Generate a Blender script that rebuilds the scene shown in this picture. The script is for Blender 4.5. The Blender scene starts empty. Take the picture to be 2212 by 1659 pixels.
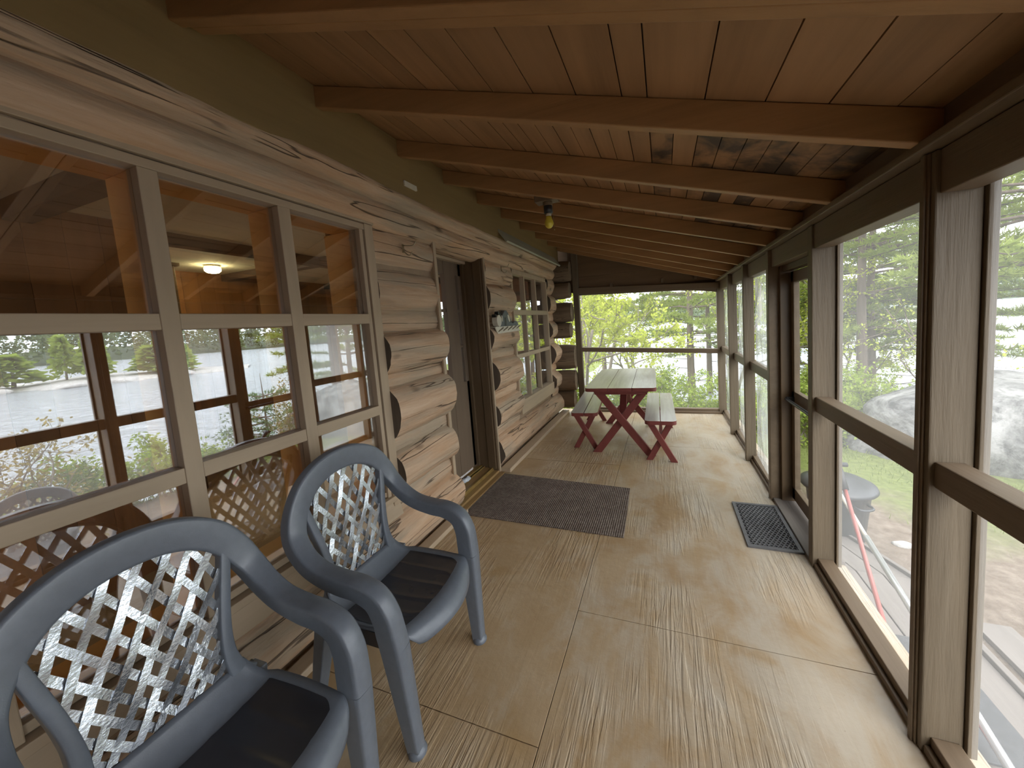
import bpy, bmesh, math, random
from mathutils import Vector, Matrix, noise
from math import sin, cos, pi, radians, sqrt, atan2

SC = bpy.context.scene
COL = SC.collection
R_ = random.Random(7)

# ------------------------------------------------------------------ camera
CAMPOS = Vector((0, 0, 1.46))
RX = Vector((0.9394850277623764, 0.3353540539884362, -0.07003956798730145))
RY = -Vector((-0.036558550153583, -0.10513694064182728, -0.9937855382944274))
RF = Vector((-0.3406337549641767, 0.9362071790933874, -0.08651452359579478))
cam_data = bpy.data.cameras.new('camera')
cam_data.sensor_fit = 'HORIZONTAL'
cam_data.sensor_width = 36.0
cam_data.lens = 36.0 * 759.976 / 2212
cam_data.shift_x = -(1161.386 - 1106.0) / 2212
cam_data.shift_y = (764.780 - 829.5) / 2212
cam_data.clip_start = 0.02
cam_data.clip_end = 4000
cam = bpy.data.objects.new('camera', cam_data)
COL.objects.link(cam)
cam.matrix_world = Matrix(((RX.x, RY.x, -RF.x, CAMPOS.x), (RX.y, RY.y, -RF.y, CAMPOS.y),
                           (RX.z, RY.z, -RF.z, CAMPOS.z), (0, 0, 0, 1)))
SC.camera = cam

# ------------------------------------------------------------------ exposure, sky
SC.view_settings.view_transform = 'Standard'
SC.view_settings.look = 'None'
SC.view_settings.exposure = 0.82
SC.view_settings.gamma = 1.0
SC.view_settings.use_curve_mapping = False
SC.cycles.max_bounces = 9
SC.cycles.diffuse_bounces = 5
SC.cycles.glossy_bounces = 4
SC.cycles.transmission_bounces = 6
SC.cycles.transparent_max_bounces = 24
SC.cycles.caustics_reflective = False
SC.cycles.caustics_refractive = False
SC.cycles.sample_clamp_indirect = 6.0

world = bpy.data.worlds.new('overcast_sky')
SC.world = world
world.use_nodes = True
wn, wl = world.node_tree.nodes, world.node_tree.links
wn.clear()
w_out = wn.new('ShaderNodeOutputWorld')
w_bg = wn.new('ShaderNodeBackground')
w_tc = wn.new('ShaderNodeTexCoord')
w_sep = wn.new('ShaderNodeSeparateXYZ')
w_noise = wn.new('ShaderNodeTexNoise')
w_noise.inputs['Scale'].default_value = 2.2
w_noise.inputs['Detail'].default_value = 5
w_ramp = wn.new('ShaderNodeValToRGB')
w_ramp.color_ramp.elements[0].position = 0.0
w_ramp.color_ramp.elements[0].color = (0.86, 0.90, 0.94, 1)
w_ramp.color_ramp.elements[1].position = 0.9
w_ramp.color_ramp.elements[1].color = (0.93, 0.96, 1.0, 1)
w_mul = wn.new('ShaderNodeMapRange')
w_mul.inputs['From Min'].default_value = 0.3
w_mul.inputs['From Max'].default_value = 0.7
w_mul.inputs['To Min'].default_value = 2.6
w_mul.inputs['To Max'].default_value = 3.5
wl.new(w_tc.outputs['Generated'], w_sep.inputs[0])
wl.new(w_tc.outputs['Generated'], w_noise.inputs['Vector'])
wl.new(w_sep.outputs['Z'], w_ramp.inputs['Fac'])
wl.new(w_noise.outputs['Fac'], w_mul.inputs['Value'])
wl.new(w_ramp.outputs['Color'], w_bg.inputs['Color'])
wl.new(w_mul.outputs['Result'], w_bg.inputs['Strength'])
wl.new(w_bg.outputs[0], w_out.inputs[0])

sun_d = bpy.data.lights.new('veiled_sun', 'SUN')
sun_d.energy = 0.9
sun_d.angle = radians(35)
sun_d.color = (1.0, 0.97, 0.92)
sun = bpy.data.objects.new('veiled_sun', sun_d)
COL.objects.link(sun)
sun.rotation_euler = (radians(38), radians(30), 0)

# ------------------------------------------------------------------ node helpers
def newmat(name):
    m = bpy.data.materials.new(name)
    m.use_nodes = True
    nt = m.node_tree
    nt.nodes.clear()
    out = nt.nodes.new('ShaderNodeOutputMaterial')
    return m, nt, out

class NT:
    def __init__(self, nt):
        self.nt = nt
    def n(self, typ, **kw):
        nd = self.nt.nodes.new(typ)
        for k, v in kw.items():
            if k.startswith('_'):
                setattr(nd, k[1:], v)
            else:
                nd.inputs[k.replace('__', ' ')].default_value = v
        return nd
    def l(self, a, b):
        self.nt.links.new(a, b)
    def coords(self, scale=(1, 1, 1), kind='Object', rot=(0, 0, 0)):
        tc = self.n('ShaderNodeTexCoord')
        mp = self.n('ShaderNodeMapping')
        mp.inputs['Scale'].default_value = scale
        mp.inputs['Rotation'].default_value = rot
        self.l(tc.outputs[kind], mp.inputs['Vector'])
        return mp.outputs[0]
    def noise(self, vec, scale=1.0, detail=4.0, rough=0.55, dist=0.0):
        nd = self.n('ShaderNodeTexNoise', Scale=scale, Detail=detail, Roughness=rough, Distortion=dist)
        self.l(vec, nd.inputs['Vector'])
        return nd.outputs['Fac']
    def ramp(self, fac, stops):
        nd = self.n('ShaderNodeValToRGB')
        cr = nd.color_ramp
        while len(cr.elements) < len(stops):
            cr.elements.new(0.5)
        for e, (p, c) in zip(cr.elements, stops):
            e.position = p
            if not hasattr(c, '__len__'):
                c = (c, c, c)
            e.color = (c[0], c[1], c[2], 1)
        self.l(fac, nd.inputs['Fac'])
        return nd.outputs['Color']
    def mix(self, fac, a, b, mode='MIX'):
        nd = self.n('ShaderNodeMix')
        nd.data_type = 'RGBA'
        nd.blend_type = mode
        for key, v in ((0, fac), (6, a), (7, b)):
            if hasattr(v, 'is_output'):
                self.l(v, nd.inputs[key])
            elif key == 0:
                nd.inputs[0].default_value = v
            else:
                nd.inputs[key].default_value = (v[0], v[1], v[2], 1)
        return nd.outputs[2]
    def bump(self, h, strength=0.3, dist=0.01, normal=None):
        nd = self.n('ShaderNodeBump', Strength=strength, Distance=dist)
        self.l(h, nd.inputs['Height'])
        if normal is not None:
            self.l(normal, nd.inputs['Normal'])
        return nd.outputs[0]
    def math(self, op, a, b=0.0, c=0.0):
        nd = self.n('ShaderNodeMath')
        nd.operation = op
        for i, v in enumerate((a, b, c)):
            if hasattr(v, 'is_output'):
                self.l(v, nd.inputs[i])
            else:
                nd.inputs[i].default_value = v
        return nd.outputs[0]
    def bsdf(self, color, rough=0.5, normal=None, spec=0.5, metal=0.0):
        nd = self.n('ShaderNodeBsdfPrincipled')
        for key, v in (('Base Color', color), ('Roughness', rough), ('Metallic', metal)):
            if hasattr(v, 'is_output'):
                self.l(v, nd.inputs[key])
            elif hasattr(v, '__len__'):
                nd.inputs[key].default_value = (v[0], v[1], v[2], 1)
            else:
                nd.inputs[key].default_value = v
        nd.inputs['Specular IOR Level'].default_value = spec
        if normal is not None:
            self.l(normal, nd.inputs['Normal'])
        return nd

def sc(c, k):
    return (c[0] * k, c[1] * k, c[2] * k)

def plain(name, col, rough=0.5, var=0.08, nscale=9.0, bump=0.0, spec=0.5, metal=0.0):
    m, nt, out = newmat(name)
    t = NT(nt)
    v = t.coords()
    f = t.noise(v, nscale, 4)
    c = t.ramp(f, [(0.3, sc(col, 1 - var)), (0.7, sc(col, 1 + var))])
    nrm = None
    if bump > 0:
        nrm = t.bump(t.noise(v, nscale * 9, 3), bump, 0.004)
    b = t.bsdf(c, rough, nrm, spec, metal)
    t.l(b.outputs[0], out.inputs[0])
    return m

def timber(name, col, axis='y', rough=0.55, var=0.16, grain=0.25, worn=None, wornamt=0.5, spec=0.35, crack=0.0, island=0.0, fine=1.0, stain=None):
    """painted or stained boards: streaks run along the axis"""
    m, nt, out = newmat(name)
    t = NT(nt)
    s = {'x': (1.1, 16, 16), 'y': (16, 1.1, 16), 'z': (16, 16, 1.1)}[axis]
    s = tuple(k * fine for k in s)
    v = t.coords(s)
    v0 = t.coords()
    f = t.noise(v, 1.0, 5, 0.6, 0.3)
    c = t.ramp(f, [(0.25, sc(col, 1 - var * 1.3)), (0.5, col), (0.75, sc(col, 1 + var))])
    big = t.noise(v0, 1.7, 3)
    c = t.mix(t.ramp(big, [(0.4, 0.0), (0.65, 0.35)]), c, sc(col, 0.82))
    if worn:
        wv = t.noise(t.coords(tuple(k * 0.35 for k in s)), 1.3, 5, 0.6, 0.5)
        c = t.mix(t.ramp(wv, [(0.5, 0.0), (0.68, wornamt)]), c, worn)
    if island:
        g = t.n('ShaderNodeNewGeometry')
        k = t.ramp(g.outputs['Random Per Island'], [(0.0, 1 - island), (1.0, 1 + island)])
        c = t.mix(1.0, c, k, 'MULTIPLY')
        if stain:
            sm = t.ramp(t.math('FRACT', t.math('MULTIPLY', g.outputs['Random Per Island'], 7.31)), [(0.20, 0.0), (0.30, 1.0)])
            sx = t.n('ShaderNodeSeparateXYZ'); t.l(v0, sx.inputs[0])
            damp = t.math('MULTIPLY', t.math('GREATER_THAN', sx.outputs['X'], -0.03), t.math('GREATER_THAN', sx.outputs['Y'], 1.36))
            damp = t.math('MULTIPLY', damp, t.math('LESS_THAN', sx.outputs['Y'], 3.4))
            sm = t.math('MULTIPLY', sm, damp)
            sn = t.ramp(t.noise(v0, 4.5, 4, 0.65, 0.4), [(0.38, 0.0), (0.56, 0.9)])
            c = t.mix(t.math('MULTIPLY', sm, sn), c, stain)
    h = t.noise(tuple_scale(t, s, 3.5), 1.0, 4, 0.65)
    nrm = t.bump(h, grain, 0.004)
    if crack:
        cv = t.noise(tuple_scale(t, s, 0.55), 1.0, 4, 0.6, 0.6)
        d = t.math('ABSOLUTE', t.math('SUBTRACT', cv, 0.5))
        cm = t.ramp(d, [(0.004, 1.0), (0.012, 0.0)])
        mask = t.ramp(t.noise(v0, 2.3, 2), [(0.45, 0.0), (0.6, 1.0)])
        cm = t.math('MULTIPLY', cm, mask)
        c = t.mix(t.math('MULTIPLY', cm, crack), c, sc(col, 0.22))
        nrm = t.bump(t.math('MULTIPLY', cm, -1.0), 0.6, 0.006, nrm)
    b = t.bsdf(c, rough, nrm, spec)
    t.l(b.outputs[0], out.inputs[0])
    return m

def tuple_scale(t, s, k):
    return t.coords(tuple(x * k for x in s))

M = {}
TRIM = (0.305, 0.225, 0.150)
M['frame_paint'] = timber('tan_frame_paint', (0.44, 0.34, 0.235), 'y', 0.5, 0.10, 0.12)
M['frame_paint_v'] = timber('tan_frame_paint_upright', (0.44, 0.34, 0.235), 'z', 0.5, 0.10, 0.12)
M['post'] = timber('brown_post_paint', (0.152, 0.117, 0.077), 'z', 0.55, 0.18, 0.85, worn=(0.215, 0.176, 0.126), wornamt=0.4, crack=0.0)
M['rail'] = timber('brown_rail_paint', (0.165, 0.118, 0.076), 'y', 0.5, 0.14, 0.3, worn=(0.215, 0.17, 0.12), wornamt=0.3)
M['rail_x'] = timber('brown_rail_paint_across', (0.165, 0.118, 0.076), 'x', 0.5, 0.14, 0.3)
M['dark_trim'] = timber('dark_brown_trim', (0.115, 0.075, 0.042), 'z', 0.45, 0.12, 0.15)
M['rafter'] = timber('rafter_stain', (0.37, 0.212, 0.096), 'x', 0.5, 0.18, 0.25)
M['deck'] = timber('roof_boards', (0.35, 0.205, 0.102), 'y', 0.55, 0.20, 0.2, worn=(0.41, 0.245, 0.13), wornamt=0.5, island=0.10, stain=(0.05, 0.042, 0.035))
M['fascia'] = timber('olive_board', (0.26, 0.18, 0.078), 'y', 0.6, 0.12, 0.15)
M['gable'] = timber('gable_boards', (0.165, 0.105, 0.060), 'x', 0.55, 0.14, 0.2)
M['red'] = timber('red_paint', (0.19, 0.047, 0.040), 'z', 0.5, 0.14, 0.15)
M['red_top'] = timber('worn_table_top', (0.52, 0.49, 0.465), 'y', 0.25, 0.14, 0.2, worn=(0.28, 0.20, 0.18), wornamt=0.5, spec=0.7)
M['red_edge'] = timber('red_edge_paint', (0.19, 0.047, 0.040), 'y', 0.45, 0.14, 0.15)
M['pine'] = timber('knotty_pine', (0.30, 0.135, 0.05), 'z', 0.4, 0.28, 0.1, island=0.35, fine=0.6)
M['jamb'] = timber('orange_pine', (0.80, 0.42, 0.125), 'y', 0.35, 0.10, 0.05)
M['dark_beam'] = timber('dark_beam', (0.055, 0.032, 0.022), 'x', 0.5, 0.2, 0.1)
M['plaster'] = plain('ceiling_plaster', (0.72, 0.74, 0.68), 0.8, 0.05, 30, 0.4)
M['brass'] = plain('brass_strip', (0.62, 0.44, 0.16), 0.35, 0.15, 20, 0.05, 0.5, 0.85)
M['threshold'] = timber('threshold_wood', (0.30, 0.185, 0.075), 'y', 0.35, 0.15, 0.2)
M['steel'] = plain('hook_steel', (0.34, 0.29, 0.19), 0.35, 0.1, 30, 0.0, 0.5, 0.8)
M['black'] = plain('black_plastic', (0.018, 0.018, 0.020), 0.45, 0.1, 20)
M['white'] = plain('white_paint', (0.62, 0.58, 0.48), 0.6, 0.06, 15)
M['bulb'] = plain('yellow_bulb', (0.72, 0.60, 0.07), 0.35, 0.03, 5)
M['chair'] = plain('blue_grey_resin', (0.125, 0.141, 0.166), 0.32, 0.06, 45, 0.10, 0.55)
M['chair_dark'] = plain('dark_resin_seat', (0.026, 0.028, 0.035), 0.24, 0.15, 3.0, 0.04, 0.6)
M['lattice'] = plain('silvery_lattice', (0.50, 0.53, 0.57), 0.15, 0.30, 14, 0.35, 0.8, 0.8)
M['rubber'] = plain('black_rubber', (0.055, 0.055, 0.060), 0.5, 0.2, 30, 0.2)
M['rubber_ring'] = plain('grey_rubber', (0.12, 0.12, 0.125), 0.5, 0.2, 30, 0.2)  # rings and rim paler than the black base plate
M['slate'] = plain('slate_paint', (0.12, 0.135, 0.145), 0.6, 0.25, 60, 0.2)
M['chink'] = plain('chinking', (0.33, 0.24, 0.16), 0.8, 0.1, 12, 0.4)
M['shore'] = plain('wooded_slope', (0.06, 0.085, 0.038), 0.95, 0.3, 0.2)
M['bin'] = plain('bin_plastic', (0.035, 0.037, 0.042), 0.38, 0.12, 8)
M['bark'] = timber('bark', (0.17, 0.13, 0.105), 'z', 0.9, 0.35, 0.8, fine=0.7)
M['bark_pale'] = timber('grey_bark', (0.26, 0.225, 0.19), 'z', 0.85, 0.3, 0.6, fine=0.7)
M['plank'] = timber('grey_plank', (0.20, 0.175, 0.155), 'y', 0.75, 0.16, 0.4)
M['alu'] = plain('aluminium', (0.62, 0.63, 0.64), 0.3, 0.05, 20, 0.0, 0.5, 0.8)
M['redpole'] = plain('red_handle', (0.40, 0.10, 0.085), 0.4, 0.15, 20)
M['logend'] = timber('dark_log_end', (0.11, 0.083, 0.06), 'z', 0.85, 0.3, 0.5)

def log_material():
    m, nt, out = newmat('peeled_log')
    t = NT(nt)
    v0 = t.coords()
    v = t.coords((22, 1.5, 22))
    f = t.noise(v, 1.0, 6, 0.62, 0.6)
    c = t.ramp(f, [(0.22, (0.35, 0.205, 0.115)), (0.48, (0.54, 0.372, 0.245)), (0.78, (0.65, 0.485, 0.345))])
    gm = t.noise(t.coords((4.2, 0.5, 4.2)), 1.6, 5, 0.6, 0.8)
    c = t.mix(t.ramp(gm, [(0.44, 0.0), (0.62, 0.75)]), c, (0.375, 0.315, 0.235))
    om = t.noise(t.coords((3.2, 0.8, 3.2)), 1.4, 4, 0.6, 0.5)
    c = t.mix(t.ramp(om, [(0.52, 0.0), (0.70, 0.6)]), c, (0.54, 0.32, 0.175))
    # drying cracks along the grain
    cr = t.noise(t.coords((9.0, 0.40, 9.0)), 1.0, 3, 0.5, 0.25)
    d = t.math('ABSOLUTE', t.math('SUBTRACT', cr, 0.5))
    cm = t.ramp(d, [(0.0025, 1.0), (0.0095, 0.0)])
    cm = t.math('MULTIPLY', cm, t.ramp(t.noise(v0, 2.6, 2), [(0.40, 0.0), (0.50, 1.0)]))
    c = t.mix(t.math('MULTIPLY', cm, 0.8), c, (0.06, 0.042, 0.03))
    # small knots
    vo = t.n('ShaderNodeTexVoronoi', Scale=1.0)
    t.l(t.coords((3.4, 1.9, 3.4)), vo.inputs['Vector'])
    km = t.ramp(vo.outputs['Distance'], [(0.06, 1.0), (0.12, 0.0)])
    c = t.mix(t.math('MULTIPLY', km, 0.75), c, (0.10, 0.065, 0.042))
    h = t.noise(t.coords((60, 4, 60)), 1.0, 5, 0.65, 0.4)
    nrm = t.bump(h, 0.45, 0.006)
    nrm = t.bump(t.noise(t.coords((9, 2.2, 9)), 1.0, 4), 0.8, 0.03, nrm)
    nrm = t.bump(t.math('MULTIPLY', cm, -1.0), 0.8, 0.01, nrm)
    b = t.bsdf(c, 0.68, nrm, 0.3)
    t.l(b.outputs[0], out.inputs[0])
    return m
M['log'] = log_material()

def floor_material():
    m, nt, out = newmat('painted_plywood')
    t = NT(nt)
    v0 = t.coords()
    base = t.ramp(t.noise(v0, 2.1, 5, 0.6, 0.4), [(0.30, (0.335, 0.215, 0.105)), (0.52, (0.395, 0.28, 0.16)), (0.74, (0.45, 0.345, 0.225))])
    # pale worn film, stronger towards the screens
    sep = t.n('ShaderNodeSeparateXYZ')
    t.l(v0, sep.inputs[0])
    edge = t.n('ShaderNodeMapRange')
    edge.inputs['From Min'].default_value = -1.2
    edge.inputs['From Max'].default_value = 0.7
    t.l(sep.outputs['X'], edge.inputs['Value'])
    wn_ = t.noise(t.coords((3.0, 1.6, 1)), 1.3, 6, 0.65, 0.5)
    wm = t.math('ADD', t.math('MULTIPLY', edge.outputs[0], 0.30), wn_)
    c = t.mix(t.ramp(wm, [(0.58, 0.0), (0.84, 0.85)]), base, (0.47, 0.41, 0.325))
    # tan patches
    pm = t.noise(t.coords((1.5, 1.9, 1)), 1.9, 4, 0.5, 0.3)
    c = t.mix(t.ramp(pm, [(0.56, 0.0), (0.66, 0.6)]), c, (0.35, 0.225, 0.10))
    # raised grain, lengthways, in areas
    gv = t.noise(t.coords((48, 2.4, 1)), 1.0, 4, 0.6, 0.9)
    area = t.ramp(t.noise(t.coords((1.2, 0.7, 1)), 1.5, 2), [(0.46, 0.06), (0.58, 1.0)])
    g = t.math('MULTIPLY', t.ramp(gv, [(0.42, 0.0), (0.58, 1.0)]), area)
    c = t.mix(t.math('MULTIPLY', g, 0.30), c, (0.54, 0.435, 0.30))
    speck = t.ramp(t.noise(v0, 95, 2, 0.6), [(0.70, 0.0), (0.76, 0.5)])
    c = t.mix(speck, c, (0.20, 0.15, 0.10))
    nrm = t.bump(g, 0.7, 0.005)
    nrm = t.bump(t.noise(v0, 28, 4, 0.6), 0.12, 0.01, nrm)
    nrm = t.bump(t.noise(t.coords((5, 3, 1)), 1.0, 3), 0.25, 0.02, nrm)
    r = t.ramp(t.noise(v0, 2.4, 4), [(0.35, 0.33), (0.65, 0.52)])
    b = t.bsdf(c, r, nrm, 0.5)
    t.l(b.outputs[0], out.inputs[0])
    return m
M['floor'] = floor_material()

def schlick(t, base):
    lw = t.n('ShaderNodeLayerWeight')
    lw.inputs['Blend'].default_value = 0.5
    f5 = t.math('POWER', lw.outputs['Facing'], 5.0)
    return t.math('ADD', base, t.math('MULTIPLY', f5, 1.0 - base))

def glass_material(name, base, tint=(0.95, 0.965, 0.955), rough=0.0):
    m, nt, out = newmat(name)
    t = NT(nt)
    tr = t.n('ShaderNodeBsdfTransparent')
    tr.inputs[0].default_value = (*tint, 1)
    gl = t.n('ShaderNodeBsdfGlossy', Roughness=rough)
    gl.inputs[0].default_value = (0.96, 0.97, 1.0, 1)
    mx = t.n('ShaderNodeMixShader')
    t.l(schlick(t, base), mx.inputs[0]); t.l(tr.outputs[0], mx.inputs[1]); t.l(gl.outputs[0], mx.inputs[2])
    t.l(mx.outputs[0], out.inputs[0])
    return m
M['glass'] = glass_material('coated_window_glass', 0.28)
M['glass_door'] = glass_material('storm_door_glass', 0.04)

def screen_material(name, amount, col=(0.78, 0.78, 0.76)):
    m, nt, out = newmat(name)
    t = NT(nt)
    tr = t.n('ShaderNodeBsdfTransparent')
    df = t.n('ShaderNodeBsdfDiffuse'); df.inputs[0].default_value = (*col, 1)
    tl = t.n('ShaderNodeBsdfTranslucent'); tl.inputs[0].default_value = (*col, 1)
    a = t.n('ShaderNodeMixShader'); a.inputs[0].default_value = 0.6
    t.l(df.outputs[0], a.inputs[1]); t.l(tl.outputs[0], a.inputs[2])
    v = t.noise(t.coords(), 1.5, 3)
    fac = t.ramp(v, [(0.3, amount * 0.85), (0.7, amount * 1.15)])
    mx = t.n('ShaderNodeMixShader')
    t.l(fac, mx.inputs[0]); t.l(tr.outputs[0], mx.inputs[1]); t.l(a.outputs[0], mx.inputs[2])
    t.l(mx.outputs[0], out.inputs[0])
    return m
M['screen'] = screen_material('fly_screen', 0.115)
M['screen_clear'] = screen_material('fine_fly_screen', 0.07)

def film_material():
    m, nt, out = newmat('clear_plastic_film')
    t = NT(nt)
    tr = t.n('ShaderNodeBsdfTransparent'); tr.inputs[0].default_value = (0.93, 0.94, 0.93, 1)
    tl = t.n('ShaderNodeBsdfTranslucent'); tl.inputs[0].default_value = (0.75, 0.77, 0.75, 1)
    gl = t.n('ShaderNodeBsdfGlossy', Roughness=0.12)
    v = t.coords((3, 7, 1.2))
    nrm = t.bump(t.noise(v, 1.0, 4, 0.6, 1.0), 0.5, 0.04)
    t.l(nrm, gl.inputs['Normal'])
    a = t.n('ShaderNodeMixShader'); a.inputs[0].default_value = 0.34
    t.l(tr.outputs[0], a.inputs[1]); t.l(tl.outputs[0], a.inputs[2])
    mx = t.n('ShaderNodeMixShader')
    t.l(schlick(t, 0.04), mx.inputs[0]); t.l(a.outputs[0], mx.inputs[1]); t.l(gl.outputs[0], mx.inputs[2])
    t.l(mx.outputs[0], out.inputs[0])
    return m
M['film'] = film_material()

def leaf_material(name, c1, c2, trans=0.4):
    m, nt, out = newmat(name)
    t = NT(nt)
    g = t.n('ShaderNodeNewGeometry')
    c = t.ramp(g.outputs['Random Per Island'], [(0.0, c1), (1.0, c2)])
    c = t.mix(t.ramp(t.noise(t.coords(), 0.9, 3), [(0.35, 0.0), (0.7, 0.55)]), c, sc(c2, 0.75))
    df = t.n('ShaderNodeBsdfDiffuse'); tl = t.n('ShaderNodeBsdfTranslucent')
    t.l(c, df.inputs[0]); t.l(c, tl.inputs[0])
    mx = t.n('ShaderNodeMixShader'); mx.inputs[0].default_value = trans
    t.l(df.outputs[0], mx.inputs[1]); t.l(tl.outputs[0], mx.inputs[2])
    t.l(mx.outputs[0], out.inputs[0])
    return m
M['leaf_lime'] = leaf_material('young_lime_leaves', (0.40, 0.47, 0.065), (0.58, 0.62, 0.12), 0.5)
M['leaf_green'] = leaf_material('shrub_leaves', (0.23, 0.33, 0.055), (0.40, 0.48, 0.10), 0.45)
M['leaf_brown'] = leaf_material('budding_leaves', (0.30, 0.25, 0.10), (0.45, 0.36, 0.15), 0.4)
M['needle'] = leaf_material('pine_needles', (0.22, 0.29, 0.065), (0.37, 0.43, 0.105), 0.4)
M['needle_blue'] = leaf_material('spruce_needles', (0.12, 0.19, 0.09), (0.20, 0.29, 0.13), 0.3)
M['forest'] = leaf_material('distant_leaves', (0.10, 0.15, 0.075), (0.19, 0.23, 0.10), 0.2)
M['grass'] = leaf_material('grass_blades', (0.15, 0.20, 0.05), (0.27, 0.31, 0.09), 0.4)

def rock_material(name, c0, c1):
    m, nt, out = newmat(name)
    t = NT(nt)
    v = t.coords()
    f = t.noise(v, 1.9, 9, 0.72, 0.8)
    c = t.ramp(f, [(0.38, c0), (0.62, c1)])
    ly = t.noise(v, 6.0, 5, 0.7)
    c = t.mix(t.ramp(ly, [(0.52, 0.0), (0.66, 0.6)]), c, sc(c0, 0.62))
    nrm = t.bump(t.noise(v, 5, 8, 0.7), 0.7, 0.06)
    b = t.bsdf(c, 0.85, nrm, 0.25)
    t.l(b.outputs[0], out.inputs[0])
    return m
M['rock'] = rock_material('granite', (0.075, 0.074, 0.072), (0.30, 0.295, 0.28))
M['rock_pale'] = rock_material('pale_rock', (0.42, 0.40, 0.37), (0.62, 0.60, 0.56))

def ground_material():
    m, nt, out = newmat('yard_ground')
    t = NT(nt)
    v = t.coords()
    n1 = t.noise(v, 0.55, 6, 0.62, 0.4)
    dirt = t.ramp(t.noise(v, 9, 6, 0.7), [(0.3, (0.12, 0.088, 0.062)), (0.55, (0.20, 0.155, 0.118)), (0.75, (0.27, 0.22, 0.175))])
    green = t.ramp(t.noise(v, 14, 5, 0.7), [(0.3, (0.085, 0.115, 0.028)), (0.7, (0.19, 0.225, 0.06))])
    sep = t.n('ShaderNodeSeparateXYZ'); t.l(v, sep.inputs[0])
    far = t.n('ShaderNodeMapRange')
    far.inputs['From Min'].default_value = 3.6
    far.inputs['From Max'].default_value = 6.6
    d = t.math('ADD', t.math('MULTIPLY', sep.outputs['X'], 0.55), t.math('MULTIPLY', sep.outputs['Y'], 0.75))
    t.l(d, far.inputs['Value'])
    k = t.math('ADD', t.math('MULTIPLY', far.outputs[0], 0.55), t.math('MULTIPLY', n1, 0.62))
    c = t.mix(t.ramp(k, [(0.47, 0.0), (0.62, 0.9)]), dirt, green)
    nrm = t.bump(t.noise(v, 12, 6, 0.7), 0.6, 0.05)
    b = t.bsdf(c, 0.95, nrm, 0.1)
    t.l(b.outputs[0], out.inputs[0])
    return m
M['ground'] = ground_material()

def water_material():
    m, nt, out = newmat('lake_water')
    t = NT(nt)
    v = t.coords((0.55, 1.0, 1.0), rot=(0, 0, radians(25)))
    h = t.noise(v, 1.3, 6, 0.62, 0.5)
    nrm = t.bump(h, 1.0, 0.35)
    b = t.bsdf((0.30, 0.325, 0.35), 0.14, nrm, 0.8)  # pale base colour stands in for sky reflected off the chop
    t.l(b.outputs[0], out.inputs[0])
    return m
M['water'] = water_material()

def mat_material():
    m, nt, out = newmat('ribbed_mat')
    t = NT(nt)
    v = t.coords((1, 1, 1))
    f = t.noise(v, 55, 4, 0.7)
    big = t.noise(v, 6, 4, 0.6)
    c = t.ramp(f, [(0.3, (0.10, 0.076, 0.062)), (0.7, (0.26, 0.215, 0.182))])
    c = t.mix(t.ramp(big, [(0.4, 0.0), (0.7, 0.5)]), c, (0.10, 0.075, 0.06))
    sep = t.n('ShaderNodeSeparateXYZ'); t.l(v, sep.inputs[0])
    rib = t.math('SINE', t.math('MULTIPLY', sep.outputs['X'], 420.0))
    nrm = t.bump(rib, 0.5, 0.003)
    nrm = t.bump(f, 0.4, 0.003, nrm)
    b = t.bsdf(c, 0.95, nrm, 0.1)
    t.l(b.outputs[0], out.inputs[0])
    return m
M['mat'] = mat_material()

def lamp_material():
    m, nt, out = newmat('lit_lamp_glass')
    t = NT(nt)
    e = t.n('ShaderNodeEmission', Strength=34.0)
    e.inputs[0].default_value = (1.0, 0.78, 0.36, 1)
    t.l(e.outputs[0], out.inputs[0])
    return m
M['lampglass'] = lamp_material()

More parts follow.
